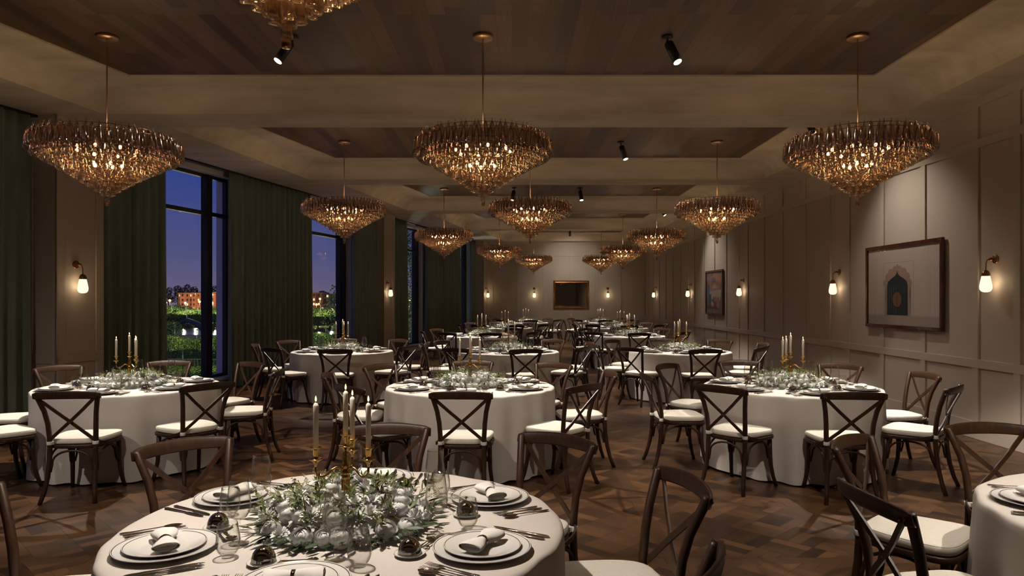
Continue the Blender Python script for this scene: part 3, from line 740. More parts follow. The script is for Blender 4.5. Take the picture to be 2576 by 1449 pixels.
    for s in (-1, 1):
        m = MB(); m.lathe([(.0215, -.014), (.0225, -.010), (.0225, .010), (.0215, .014)], 14, (s * .173, -.209, .462))
        m.box((s * .160, -.190, .462), (.032, .030, .024)); m.obj('cushion_tie', M['strap'], t)
    st_ = MB()
    for (x, y, z) in ((0, -.2635, .635), (-.215, -.331, .840), (.215, -.331, .840), (-.2335, -.052, .432), (.2335, -.052, .432), (-.172, -.228, .425), (.172, -.228, .425)):
        st_.lathe([(0, -.003), (.0028, -.002), (.0035, 0), (.0028, .002), (0, .003)], 8, (x, y, z))
    st_.obj('screw_heads', M['silver'], t)
    return t
CH = Kind(chair_proto())
SEAT8 = ['front', 'front-right', 'right', 'back-right', 'back', 'back-left', 'left', 'front-left']
CHW = {}
SKIP = {('A', 0), ('A', 7), ('R0', 0), ('R0', 1), ('R0', 2)}
TWEAK = {('A', 1): (.15, -.02, .05), ('A', 2): (.08, -.05, .05), ('A', 3): (.05, -.03, .05), ('A', 4): (.03, -.03, -.05), ('A', 5): (.03, -.01, 0), ('A', 6): (.0, .03, 0), ('L', 0): (-.05, 0, 0), ('L', 1): (-.03, 0, 0), ('R', 2): (-.02, -.05, 0)}
rc = random.Random(11)
for nm, tx, ty, ph, rot, det in TB:
    tb = thing('round_table', TLAB[nm], 'table', (tx, ty, 0), rot, 'round banquet tables')
    link('tablecloth', CLO[TB.index((nm, tx, ty, ph, rot, det)) % 3], tb); link('tabletop', TTOP, tb); link('pedestal', PED, tb)
    for k in range(8):
        a = -PI / 2 + k * PI / 4 + rot + rc.uniform(-.045, .045); r = 1.068 + rc.uniform(-.01, .02); tw = rc.uniform(-.10, .10)
        if nm in ('A', 'R0'): a = -PI / 2 + k * PI / 4 + rot; r = 1.07; tw = (-.05, .04, .03, -.04, .02, -.03, .05, 0)[k]
        if (nm, k) in TWEAK: da, dr, dt = TWEAK[(nm, k)]; a += da; r += dr; tw += dt
        if (nm, k) in SKIP: continue
        CH.put((tx + r * math.cos(a), ty + r * math.sin(a), 0), a + PI / 2 + tw, 'dark bentwood chair with white cushion, %s seat of %s' % (SEAT8[k], ph))

# ------------------------------------------------------------------ things on the tables (local z = 0 on the cloth)
def lathe_mat(m, prof, n, mi): m.mi = mi; m.lathe(prof, n); m.mi = 0
def plate_proto(name, R, lab, cat, grp, rimline=True, h=.018):
    k = R / .165; m = MB()
    m.lathe([(0, .0), (R * .55, 0), (R * .60, .002), (R * .80, h * .6), (R * .985, h * .93), (R, h), (R * .99, h + .0022)], 56, caps=False)
    m2 = [(R * .99, h + .0022), (R * .972, h + .0018)]; prof = [(R * .958, h + .0004), (R * .80, h * .72 + .001), (R * .62, .0052), (R * .55, .0042), (0, .0042)]
    m.lathe(m2, 56, caps=False); m.mi = 1; m.lathe([m2[1], prof[0]], 56, caps=False); m.mi = 0; m.lathe(prof, 56, caps=False)
    o = m.obj(name, [M['china'], M['rimline'] if rimline else M['china']]); tag(o, lab, cat, grp); return Kind(o)
CHG = plate_proto('charger_plate', .165, '', 'plate', 'white charger plates')
DPL = plate_proto('dinner_plate', .130, '', 'plate', 'white dinner plates', h=.016)
BPL = plate_proto('bread_plate', .052, '', 'plate', 'small white bread plates', False, h=.008)

def tubefn(m, path, sec, n):  # path of (pos,half width,half height), elliptic section in x/z, path along y
    vs = []; fs = []
    for (x, y, z), w, h in zip(*[iter(path)] * 1) if 0 else path:
        for k in range(n):
            a = 2 * PI * k / n; vs.append((x + w * math.cos(a), y, z + h * math.sin(a)))
    for i in range(len(path) - 1):
        for k in range(n): fs.append((i * n + k, i * n + (k + 1) % n, (i + 1) * n + (k + 1) % n, (i + 1) * n + k))
    fs.append(tuple(range(n))); fs.append(tuple((len(path) - 1) * n + k for k in range(n))[::-1]); m.add(vs, fs)
def fork_mesh(L):
    m = MB(); k = L / .20
    tubefn(m, [((0, -.100 * k, .0035), .004, .0015), ((0, -.092 * k, .004), .0075, .002), ((0, -.06 * k, .0035), .0062, .002), ((0, -.01 * k, .005), .0028, .0018), ((0, .028 * k, .007), .0026, .0017), ((0, .040 * k, .006), .009, .0013), ((0, .052 * k, .004), .0115, .0012)], 0, 8)
    for i in range(4):
        x = -.0093 + i * .0062; tubefn(m, [((x, .050 * k, .004), .0018, .0011), ((x, .075 * k, .0038), .0015, .001), ((x, .098 * k, .0065), .0006, .0006)], 0, 6)
    return m
def spoon_mesh(L):
    m = MB(); k = L / .20
    tubefn(m, [((0, -.100 * k, .0035), .004, .0015), ((0, -.092 * k, .004), .0075, .002), ((0, -.06 * k, .0035), .0062, .002), ((0, -.01 * k, .005), .0028, .0018), ((0, .038 * k, .007), .0028, .0017)], 0, 8)
    def f(u, v):
        t = PI * (v); w = .019 * math.sin(t) ** .75 + .0015; x = (2 * u - 1) * w; y = (.036 + .064 * v) * k
        return (x, y, .0075 - .0062 * (1 - (2 * u - 1) ** 2) * math.sin(t) ** .7)
    m.grid(f, 9, 10); return m
def knife_mesh(L):
    m = MB(); k = L / .23
    tubefn(m, [((0, -.115 * k, .0035), .004, .0015), ((0, -.105 * k, .004), .0085, .003), ((0, -.05 * k, .004), .0075, .003), ((0, .0, .004), .0045, .0026), ((0, .008 * k, .004), .0055, .0012), ((0, .02 * k, .004), .0095, .0008), ((.001, .075 * k, .004), .0105, .0007), ((.002, .10 * k, .004), .0075, .0006), ((.004, .115 * k, .004), .001, .0005)], 0, 8)
    return m
def kobj(name, m, mats, cat, grp): o = m.obj(name, mats); tag(o, '', cat, grp); return Kind(o)
FK = kobj('dinner_fork', fork_mesh(.205), M['silver'], 'fork', 'silver dinner forks')
SPN = kobj('dinner_spoon', spoon_mesh(.205), M['silver'], 'spoon', 'silver dinner spoons')
KN = kobj('dinner_knife', knife_mesh(.23), M['silver'], 'knife', 'silver dinner knives')
DFK = kobj('dessert_fork', fork_mesh(.125), M['silver'], 'fork', 'small silver dessert forks')
DSP = kobj('dessert_spoon', spoon_mesh(.12), M['silver'], 'spoon', 'small silver dessert spoons')
def napkin_proto():
    t = thing('napkin', '', 'napkin', group='rolled white napkins'); m = MB()
    path = []
    for y, w, h in ((-.085, .040, .013), (-.080, .043, .016), (-.055, .039, .017), (-.03, .029, .018), (-.010, .020, .0165), (.0, .0185, .016), (.010, .020, .0165), (.03, .030, .018), (.055, .040, .017), (.080, .044, .016), (.085, .041, .013)):
        path.append(((0, y, .0185 + .004 * abs(y) / .085), w, h))
    vs = []; fs = []; n = 20
    for i, ((x, y, z), w, h) in enumerate(path):
        for k in range(n):
            a = 2 * PI * k / n; wr = 1 + .05 * math.sin(3 * a + i) * (1 - abs(y) / .1)
            vs.append((w * wr * math.copysign(abs(math.cos(a)) ** .8, math.cos(a)), y + .004 * math.sin(2 * a), z + h * wr * math.sin(a)))
    for i in range(len(path) - 1):
        for k in range(n): fs.append((i * n + k, i * n + (k + 1) % n, (i + 1) * n + (k + 1) % n, (i + 1) * n + k))
    m.add(vs, fs)
    for e, y in ((-1, -.0845), (1, .0845)):      # rolled ends
        for s in (1, .78, .56, .34):
            m.tube([(.040 * s * math.cos(a * PI / 12), y - e * .006 * (1 - s), .0225 + .012 * s * math.sin(a * PI / 12)) for a in range(25)], .0016, 4, cap=False)
        m.add([(.036 * math.cos(a * PI / 8), y - e * .006, .0225 + .0105 * math.sin(a * PI / 8)) for a in range(16)], [tuple(range(16))], False)
    m.obj('folded_cloth', M['napkin'], t)
    r = MB(); vs = []; fs = []; n = 24
    prof = [(1.0, -.006), (1.1, -.005), (1.1, .005), (1.0, .006)]
    for s, y in prof:
        for k in range(n): a = 2 * PI * k / n; vs.append((.0205 * s * math.cos(a), y, .0185 + .0178 * s * math.sin(a)))
    for i in range(3):
        for k in range(n): fs.append((i * n + k, i * n + (k + 1) % n, (i + 1) * n + (k + 1) % n, (i + 1) * n + k))
    r.add(vs, fs); r.obj('napkin_ring', M['silver'], t); return t
NP = Kind(napkin_proto())
def cloche_proto():
    t = thing('cloche', '', 'cloche', group='small silver cloches')
    m = MB(); m.lathe([(.0385, 0), (.0400, .0015), (.0385, .004)] + [(.038 * math.cos(a), .006 + .046 * math.sin(a)) for a in [i * PI / 2 / 12 for i in range(13)]], 36); m.obj('dome', M['silver'], t)
    m = MB(); m.lathe([(.004, .0515), (.0025, .056), (.003, .060), (.0065, .063), (.007, .0655), (.004, .068), (0, .0685)], 16); m.obj('knob', M['silver'], t); return t
CLC = Kind(cloche_proto())
wg = MB()
beads = [(.0045 + .0022 * (.5 - .5 * math.cos(2 * PI * i / 4)), .012 + .0028 * i) for i in range(22)]
wg.lathe([(0, 0), (.034, 0), (.035, .0012), (.020, .0045), (.007, .009)] + beads + [(.005, .078), (.012, .083), (.026, .092), (.036, .107), (.0405, .125), (.0398, .145), (.036, .175), (.0325, .205), (.031, .220), (.0302, .2205), (.0315, .2045), (.0348, .175), (.0385, .145), (.0392, .125), (.0347, .1085), (.025, .0945), (.010, .0865), (0, .085)], 32)
WG = kobj('wine_glass', wg, M['crystal'], 'wine glass', 'stemmed wine glasses')
tg = MB(); tg.lathe([(0, 0), (.019, 0), (.0195, .002), (.017, .0055), (.019, .009), (.029, .016), (.0365, .032), (.0385, .048), (.037, .070), (.033, .095), (.0305, .111), (.0297, .1112), (.0322, .094), (.0358, .070), (.037, .048), (.035, .033), (.0275, .0185), (.015, .0125), (0, .012)], 32)
TG = kobj('water_tumbler', tg, M['crystal'], 'tumbler', 'stemless water tumblers')

def candelabrum_proto():
    t = thing('candelabrum', '', 'candelabrum', group='gold four-light candelabra')
    m = MB(); m.lathe([(0, 0), (.055, 0), (.056, .006), (.045, .012), (.030, .018), (.014, .030), (.011, .045), (.0125, .06), (.0155, .165), (.0175, .176), (.015, .180), (.019, .186), (.015, .192), (.0125, .204), (.016, .214), (.013, .222), (.010, .236), (.012, .25), (.011, .262)], 24)
    for k in range(12):
        a = 2 * PI * k / 12; m.tube([(.0118 * math.cos(a), .0118 * math.sin(a), .055), (.0150 * math.cos(a), .0150 * math.sin(a), .162)], .0022, 5)
    m.obj('stem', M['gold'], t)
    def cup(parent, x, y, z):
        c = MB(); c.lathe([(.004, -.030), (.0055, -.018), (.010, -.008), (.022, .0), (.0275, .003), (.0265, .005), (.012, .002), (.0095, .006), (.0085, .012), (.0115, .020), (.0115, .034), (.014, .040), (.0215, .0445), (.0205, .0465), (.0102, .043), (.0102, .032), (0, .032)], 28, (x, y, z))
        return c.obj('candle_cup', M['gold'], parent)
    for a in (-PI / 6, PI / 2, PI * 7 / 6):
        c, s = math.cos(a), math.sin(a); m = MB()
        m.tube([(r * c, r * s, z) for r, z in ((.010, .196), (.022, .206), (.036, .209), (.050, .203), (.066, .189), (.082, .180), (.096, .180), (.107, .188), (.112, .200), (.112, .218))], [.0055, .005, .0048, .0048, .0048, .0048, .0048, .0048, .0045, .0045], 10)
        ar = m.obj('arm', M['gold'], t); cup(ar, .112 * c, .112 * s, .246)
    cup(t, 0, 0, .283); return t
CDL = Kind(candelabrum_proto())
CPOS = [('central', 0, 0, .316), ('right', .112 * math.cos(-PI / 6), .112 * math.sin(-PI / 6), .279), ('rear', 0, .112, .279), ('left', .112 * math.cos(PI * 7 / 6), .112 * math.sin(PI * 7 / 6), .279)]
def candle_proto():
    t = thing('candle', '', 'candle', group='lit ivory taper candles')
    m = MB(); m.lathe([(0, 0), (.0096, 0), (.0099, .165), (.0092, .170), (.006, .175), (.0025, .178), (0, .1785)], 20); m.obj('wax_taper', M['wax'], t)
    m = MB(); m.tube([(0, 0, .177), (.0004, 0, .182), (.0008, 0, .186)], .0008, 5); m.obj('wick', M['wick'], t)
    m = MB(); m.lathe([(0, .181), (.0022, .1835), (.0036, .188), (.0034, .193), (.0018, .199), (0, .204)], 12); m.obj('flame', M['flame'], t); return t
CN = Kind(candle_proto())

# flowers
def rose_mesh(seed):
    rnd = random.Random(seed); m = MB()
    m.lathe([(0, -.012), (.014, -.008), (.0225, .004), (.019, .015), (.010, .023), (.004, .0265), (0, .027)], 12)
    for i in range(19):
        t = i / 18; a0 = i * 2.3999 + rnd.uniform(-.25, .25); th0 = .12 + 1.02 * t; th1 = th0 + .75 + .25 * t; wa = 1.35 - .35 * t; rho = .0235 + .0085 * t
        def f(u, v):
            q = 2 * u - 1; a = a0 + q * wa; th = th1 + (th0 - th1) * v * (1 - .10 * q * q)
            rr = rho + .0030 * max(0, v - .6) / .4 * (.5 + t) - .0016 * (1 - v) + .0012 * math.sin(5 * q + i) * v - .0015 * q * q
            return (rr * math.sin(th) * math.cos(a), rr * math.sin(th) * math.sin(a), .004 + rr * math.cos(th) * .92)
        m.grid(f, 7, 5)
    return m.mesh('rose', M['petal'])
def mum_mesh(seed):
    rnd = random.Random(seed); m = MB()
    for ring in range(7):
        n = [6, 9, 12, 15, 16, 16, 14][ring]; el = math.radians([80, 66, 52, 38, 24, 8, -12][ring])
        for k in range(n):
            a = 2 * PI * (k + .5 * (ring % 2)) / n + rnd.uniform(-.08, .08); L = .031 + rnd.uniform(-.003, .004); e = el + rnd.uniform(-.1, .1)
            d = Vector((math.cos(a) * math.cos(e), math.sin(a) * math.cos(e), math.sin(e))); sd = Vector((-math.sin(a), math.cos(a), 0)); up = sd.cross(d) * -1
            pts = []
            for t, w in ((.15, .0016), (.55, .0042), (.85, .0044), (1.0, .0020)):
                c = d * L * t + Vector((0, 0, .008)) + up * (-.006 * t * t) * (1 if e < 1 else 0); pts.append(c - sd * w + up * .0012); pts.append(c); pts.append(c + sd * w + up * .0012)
            fs = []
            for q in range(3):
                for j in range(2): fs.append((q * 3 + j, q * 3 + j + 1, (q + 1) * 3 + j + 1, (q + 1) * 3 + j))
            m.add(pts, fs)
    return m.mesh('chrysanthemum', M['petal'])
ROSES = [rose_mesh(1), rose_mesh(2)]; MUMS = [mum_mesh(3), mum_mesh(4)]
def leaf(m, p, d, L, W, roll=0):
    d = d.normalized(); s = d.cross(Vector((0, 0, 1)))
    s = (s if s.length > .05 else Vector((1, 0, 0))).normalized(); s = Matrix.Rotation(roll, 3, d) @ s; u = s.cross(d)
    pts = [p]; 
    for t, w in ((.3, .85), (.6, 1.0), (.85, .5)): c = p + d * L * t - u * (.10 * L * t * t); pts += [c - s * W * w + u * W * .25, c, c + s * W * w + u * W * .25]
    pts.append(p + d * L - u * .10 * L)
    m.add(pts, [(0, 1, 2), (0, 2, 3), (1, 4, 5, 2), (2, 5, 6, 3), (4, 7, 8, 5), (5, 8, 9, 6), (7, 10, 8), (8, 10, 9)])
def foliage_meshes(seed):
    rnd = random.Random(seed); m = MB(); d_ = MB(); sp = MB()
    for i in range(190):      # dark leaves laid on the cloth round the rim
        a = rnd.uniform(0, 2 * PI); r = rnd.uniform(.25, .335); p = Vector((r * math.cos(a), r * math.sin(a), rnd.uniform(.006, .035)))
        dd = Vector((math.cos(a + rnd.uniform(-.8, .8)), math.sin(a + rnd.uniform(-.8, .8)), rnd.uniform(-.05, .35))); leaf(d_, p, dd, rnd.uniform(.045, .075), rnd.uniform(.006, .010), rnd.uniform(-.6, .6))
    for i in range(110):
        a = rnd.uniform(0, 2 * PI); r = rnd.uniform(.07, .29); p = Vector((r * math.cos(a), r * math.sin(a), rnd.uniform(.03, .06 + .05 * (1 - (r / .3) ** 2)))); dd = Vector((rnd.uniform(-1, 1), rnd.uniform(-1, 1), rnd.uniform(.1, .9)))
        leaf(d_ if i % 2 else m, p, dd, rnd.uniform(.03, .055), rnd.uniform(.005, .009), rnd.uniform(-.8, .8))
    for i in range(46):       # leafy stems standing out of the blooms
        a = rnd.uniform(0, 2 * PI); r = rnd.uniform(.08, .30); base = Vector((r * math.cos(a), r * math.sin(a), .05 + .06 * (1 - (r / .3) ** 2)))
        up = Vector((math.cos(a) * r * 2.8 + rnd.uniform(-.4, .4), math.sin(a) * r * 2.8 + rnd.uniform(-.4, .4), rnd.uniform(.35, 1.0))).normalized(); L = rnd.uniform(.035, .075)
        for q in range(7):
            t = .3 + .7 * q / 6; p = base + up * L * t; sd = Matrix.Rotation(q * 2.4 + i, 3, up) @ up.orthogonal()
            leaf(m, p, up * .9 + sd * .75, rnd.uniform(.022, .042), rnd.uniform(.0035, .0060), rnd.uniform(-1, 1))
        m.tube([base, base + up * L], .0012, 4)
    for i in range(44):       # fine yellow-green sprigs
        a = rnd.uniform(0, 2 * PI); r = rnd.uniform(.10, .30); base = Vector((r * math.cos(a), r * math.sin(a), .05 + .05 * (1 - (r / .3) ** 2)))
        up = Vector((math.cos(a) * r * 3 + rnd.uniform(-.5, .5), math.sin(a) * r * 3 + rnd.uniform(-.5, .5), rnd.uniform(.3, 1.0))).normalized(); L = rnd.uniform(.06, .105)
        sp.tube([base, base + up * L], .0008, 4)
        for q in range(26):
            t = .35 + .65 * q / 25; p = base + up * L * t + Vector((rnd.uniform(-1, 1), rnd.uniform(-1, 1), rnd.uniform(-1, 1))) * .011 * (1.1 - t * .6); s = rnd.uniform(.0016, .0030)
            sp.add([p + Vector((s, 0, 0)), p + Vector((-s, 0, 0)), p + Vector((0, s, 0)), p + Vector((0, -s, 0)), p + Vector((0, 0, s)), p + Vector((0, 0, -s))], [(0, 2, 4), (2, 1, 4), (1, 3, 4), (3, 0, 4), (2, 0, 5), (1, 2, 5), (3, 1, 5), (0, 3, 5)])
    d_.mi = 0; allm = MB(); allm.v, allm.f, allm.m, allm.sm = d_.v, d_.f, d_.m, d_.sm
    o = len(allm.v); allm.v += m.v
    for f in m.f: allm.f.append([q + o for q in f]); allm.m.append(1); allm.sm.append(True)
    return allm.mesh('foliage', [M['leaf_dark'], M['leaf']]), sp.mesh('filler_sprigs', M['sprig'])
FOL = [foliage_meshes(s) for s in (4, 8)]
def bloom_places(seed):
    rnd = random.Random(seed); P = []
    for n, r, z, tilt in ((24, .284, .040, .66), (21, .228, .080, .42), (14, .162, .102, .3), (8, .098, .100, .1)):
        for k in range(n):
            a = 2 * PI * (k + rnd.uniform(-.25, .25)) / n + r * 9; rr = r + rnd.uniform(-.012, .012)
            T = Matrix.Translation((rr * math.cos(a), rr * math.sin(a), z - .012 + rnd.uniform(-.008, .008))) @ Matrix.Rotation(a, 4, 'Z') @ Matrix.Rotation(tilt + rnd.uniform(-.25, .25), 4, 'Y') @ Matrix.Rotation(rnd.uniform(0, 6), 4, 'Z')
            s = rnd.uniform(1.0, 1.28); P.append((T @ Matrix.Scale(s, 4), rnd.random() < .58, rnd.randrange(2)))
    return P
BP = [bloom_places(s) for s in (6, 12)]
def bloom_joined(k):
    m = MB()
    for T, rose, v in BP[k]: m.merge((ROSES if rose else MUMS)[v], T, 0)
    return m.mesh('blooms', M['petal'])
BJ = bloom_joined(0)
EMPT = None
SIDE6 = {0: 'front', 1: 'front-right', 2: 'back-right', 3: 'back', 4: 'back-left', 5: 'front-left'}
ZT = TH + .0015
rs = random.Random(21)
for ti, (nm, tx, ty, ph, rot, det) in enumerate(TB):
    # centrepiece
    fl = thing('flower_centrepiece', 'low wreath of white roses, chrysanthemums and greenery on %s' % ph, 'flower arrangement', (tx, ty, ZT), ti * .9, 'white floral centrepieces')
    fo = link('foliage', FOL[ti % 2][0], fl); fo['kind'] = 'stuff'; sg = link('filler_sprigs', FOL[ti % 2][1], fl); sg['kind'] = 'stuff'
    if det >= 1:
        for T, rose, v in BP[ti % 2]:
            o = link('rose' if rose else 'chrysanthemum', (ROSES if rose else MUMS)[v], fl); o.matrix_local = T
    else:
        o = link('blooms', BJ, fl); o['kind'] = 'stuff'
    cr = {'R3': .25, 'L2': .05, 'C2': .05}.get(nm, 0)
    CDL.put((tx, ty, ZT), cr, 'gold four-light candelabrum rising from the flowers on %s' % ph)
    for side, cx_, cy_, cz_ in CPOS:
        c, s = math.cos(cr), math.sin(cr)
        CN.put((tx + cx_ * c - cy_ * s, ty + cx_ * s + cy_ * c, ZT + cz_), 0, 'lit ivory taper, %s one in the candelabrum on %s' % (side, ph))
    for k in range(6):
        a = -PI / 2 + k * PI / 3 + {'A': .0, 'R0': .12}.get(nm, rot * .4) + rs.uniform(-.02, .02)
        u = Vector((math.cos(a), math.sin(a), 0)); lf = Vector((u.y, -u.x, 0)); seat = SIDE6[k] + ' setting of ' + ph
        if nm == 'R0' and k in (1, 2, 3): continue
        def at(r, side, z=0): p = Vector((tx, ty, ZT + z)) + u * r + lf * side; return (p.x, p.y, p.z)
        ra = a + PI / 2       # local +y then points to the table centre
        CHG.put(at(.610, 0), ra, 'large white charger plate with grey rim line, %s' % seat)
        DPL.put(at(.612, 0, .0068), ra, 'white dinner plate on the charger, %s' % seat)
        NP.put(at(.612, 0, .0145), ra + PI / 2 + rs.uniform(-.35, .35) + (PI if k in (1, 2) else 0), 'white napkin rolled in a silver ring, %s' % seat)
        def ang(da, r, z=0): return (tx + r * math.cos(a + da), ty + r * math.sin(a + da), ZT + z)
        WG.put(ang(.15 + rs.uniform(-.04, .04), .392), 0, 'wine glass with twisted stem, %s' % seat)
        TG.put(ang(.335 + rs.uniform(-.04, .04), .472), 0, 'stemless water tumbler, %s' % seat)
        BPL.put(ang(-.345, .455), 0, 'small white bread plate under cloche, %s' % seat)
        CLC.put(ang(-.345, .455, .0065), 0, 'small silver cloche on a bread plate, %s' % seat)
        if det >= 1:
            j = lambda: rs.uniform(-.04, .04)
            FK.put(at(.625, .192), ra + j(), 'silver dinner fork nearest the plate, %s' % seat)
            FK.put(at(.630, .222), ra + .06 + j(), 'silver dinner fork, middle piece left of the plate, %s' % seat)
            SPN.put(at(.640, .252), ra + .03 + j(), 'silver spoon left of the two forks, %s' % seat)
            KN.put(at(.625, -.195), ra + j(), 'silver dinner knife nearest the plate, %s' % seat)
            KN.put(at(.630, -.226), ra + j(), 'outer silver dinner knife, %s' % seat)
            DFK.put(at(.432, .045), ra + PI / 2 + .1 + j(), 'small dessert fork above the plate, %s' % seat)
            DSP.put(at(.408, .045), ra - PI / 2 + .1 + j(), 'small dessert spoon above the plate, %s' % seat)

# ------------------------------------------------------------------ outside the windows
GZ = HZ - 7.0
def gmat():
    m = noisy('garden_ground', (.03, .05, .014), (.10, .11, .045), nscale=.12, rough=.95, detail=8); return m
M['ground'] = gmat(); M['path'] = mat('pale_gravel', (.30, .27, .20), .9); M['bark'] = mat('bark', (.05, .035, .02), .9)
M['shrub'] = noisy('shrub_leaves', (.05, .11, .015), (.16, .22, .04), nscale=1.2, rough=.8); M['shrub2'] = noisy('dark_tree_leaves', (.012, .022, .010), (.03, .05, .02), nscale=.6, rough=.8)
M['brickw'] = noisy('brick_render', (.20, .12, .08), (.28, .17, .11), nscale=.2, rough=.9); M['greyw'] = noisy('grey_render', (.12, .11, .11), (.17, .16, .15), nscale=.2, rough=.9)
M['litwin'] = emis('lit_window', (1, .80, .45), 1.1); M['darkwin'] = mat('dark_window', (.02, .025, .04), .2); M['lampo'] = emis('sodium_lamp', (1, .42, .08), 9); M['lampw'] = emis('white_lamp', (1, .92, .72), 3)
M['stone'] = noisy('grey_stone', (.12, .115, .10), (.2, .19, .17), nscale=.5, rough=.9); M['water'] = mat('pond_water', (.01, .015, .02), .08)
g = MB(); g.quad((-420, -20, GZ), (lx(-20) - 8, -20, GZ), (30, 470, GZ), (-420, 470, GZ)); struct('ground', g, M['ground'])
def leafy(m, c, rx, rz, n, s, rnd):
    for _ in range(n):
        th = rnd.uniform(0, 2 * PI); ph_ = math.acos(rnd.uniform(-.6, 1)); k = rnd.uniform(.75, 1.08)
        p = Vector(c) + Vector((rx * math.sin(ph_) * math.cos(th), rx * math.sin(ph_) * math.sin(th), rz * math.cos(ph_))) * k
        a = Vector((rnd.uniform(-1, 1), rnd.uniform(-1, 1), rnd.uniform(-1, 1))).normalized(); b_ = a.orthogonal().normalized() * s * rnd.uniform(.6, 1); c_ = a.cross(b_).normalized() * s * .6
        m.add([p - b_, p - c_, p + b_, p + c_], [(0, 1, 2, 3)], False)
rt = random.Random(17)
def shrub(x, y, r, h, label, mm='shrub', n=260, grp='lit garden shrubs'):
    t = thing('shrub', label, 'shrub', (x, y, GZ), 0, grp); f = MB(); leafy(f, (0, 0, h * .5), r, h * .55, int(n * 2.6), max(r * .07, .07), rt); f.obj('foliage', M[mm], t)['kind'] = 'stuff'
    s = MB(); s.tube([(0, 0, 0), (0, 0, h * .6)], max(.04, r * .06), 6); s.obj('stem', M['bark'], t)
def tree(x, y, h, r, label, mm='shrub2', n=900, z=None, leafs=None):
    t = thing('tree', label, 'tree', (x, y, GZ), 0, 'trees outside'); f = MB()
    for q in range(5): leafy(f, (rt.uniform(-.5, .5) * r, rt.uniform(-.4, .4) * r, h * (.45 + .11 * q)), r * (1 - .13 * q), h * .16, n // 5, leafs or r * .10, rt)
    f.obj('crown', M[mm], t)['kind'] = 'stuff'; s = MB(); s.tube([(0, 0, 0), (.1, 0, h * .4), (0, .1, h * .8)], [h * .03, h * .022, h * .008], 8); s.obj('trunk', M['bark'], t)
def X(px, y): return (px - 1288) / 1778 * y
for i, (px, y, h, r) in enumerate([(424, 452, 14.2, 4.2), (447, 470, 15.6, 5), (470, 452, 16, 4.6), (494, 470, 15, 5), (538, 452, 15, 4.4), (564, 468, 15.6, 5), (800, 470, 12, 7), (860, 470, 12.5, 7)]):
    tree(X(px, y), y, h, r, 'dark tree silhouette on the hill behind the lit apartment blocks, through the windows')
tree(-5.6, 33, 11.5, 2.3, 'dark green leafy tree right outside the third window', n=9000, leafs=.075, mm='shrub')
tree(-3.3, 36.5, 11.5, 1.6, 'dark green leafy tree right outside the farthest window', n=9000, leafs=.075, mm='shrub')
def block(px0, px1, y, topy, mm, label, lit=.3):
    x0, x1 = X(px0, y), X(px1, y); h = (753.7 - topy) * y / 1778 + 7.0
    t = thing('apartment_building', label, 'building', ((x0 + x1) / 2, y, GZ), 0, 'apartment blocks across the garden'); w = x1 - x0
    m = MB(); m.box((0, 4, h / 2), (w, 8, h)); m.box((-w * .28, -.6, h * .48), (w * .2, 1.4, h * .96)); m.box((w * .25, -.5, h * .5), (w * .22, 1.2, h)); m.obj('walls', M[mm], t)
    m = MB(); m.box((0, 4, h + .15), (w + .8, 8.8, .4)); m.obj('roof', M['greyw'], t)
    n = max(3, int(w / 2.2)); fl_ = 4
    for i in range(n):
        for j in range(fl_):
            m = MB(); wx = -w / 2 + (i + .5) * w / n; front_ = -.05
            if abs(wx + w * .28) < w * .1: front_ = -1.35
            if abs(wx - w * .25) < w * .11: front_ = -1.15
            m.box((wx, front_, h * (j + .55) / fl_), (w / n * .42, .12, h / fl_ * .5)); m.obj('window', M['litwin' if rt.random() < lit else 'darkwin'], t)
block(448, 504, 420, 738, 'brickw', 'floodlit brick apartment block seen through the left pane of the near window', .35)
block(531, 575, 420, 736, 'brickw', 'brick apartment block seen through the right pane of the near window', .35)
block(786, 818, 430, 737, 'brickw', 'brick block at the left side of the second window view', .3)
block(820, 862, 425, 740, 'greyw', 'dark grey apartment block in the second window view', .3)
def lamp(px, py, y, mk, label, e, colr):
    z = HZ - (py - 753.7) * y / 1778; t = thing('street_lamp', label, 'street lamp', (X(px, y), y, GZ), 0, 'street lamps outside'); hh = z - GZ
    m = MB(); m.tube([(0, 0, 0), (0, 0, hh)], .10, 6); m.obj('pole', M['blackm'], t)
    m = MB(); R = .0016 * y; m.lathe([(R * math.sin(PI * i / 8), hh - R * math.cos(PI * i / 8)) for i in range(9)], 12); m.obj('globe', M[mk], t)
    L = bpy.data.lights.new('lamp_light', 'POINT'); L.energy = e; L.color = colr; L.shadow_soft_size = .5; lo = link('lamp_light', L, t); lo.location = (0, -1.2, hh)
OR = (1, .36, .10); WHT = (1, .90, .62)
for i, (px, py, y, mk, e, c) in enumerate([(427, 756, 400, 'lampo', 26000, OR), (417, 761, 395, 'lampo', 12000, OR), (466, 762, 398, 'lampw', 22000, (1, .6, .3)), (502, 759, 402, 'lampo', 22000, OR), (534, 762, 400, 'lampw', 16000, (1, .6, .3)), (549, 757, 404, 'lampo', 18000, OR), (562, 778, 330, 'lampo', 9000, OR), (436, 773, 300, 'lampw', 13000, WHT),
        (805, 752, 400, 'lampo', 22000, OR), (796, 766, 380, 'lampo', 12000, OR), (864, 766, 390, 'lampw', 8000, WHT), (1030, 757, 200, 'lampo', 4000, OR)]):
    lamp(px, py, y, mk, '%s glowing street lamp %s' % ('orange' if mk == 'lampo' else 'white', ['among the trees at the left of the near window', 'lowest at the left edge of the near window', 'in front of the left apartment block', 'beside the dark mullion of the near window', 'at the left of the right-hand pane', 'in the middle of the right-hand pane', 'low in the right-hand pane', 'low among the bushes of the left pane',
        'before the brick block in the second window', 'lower left in the second window', 'at the right of the second window', 'seen through the third window'][i]), e, c)
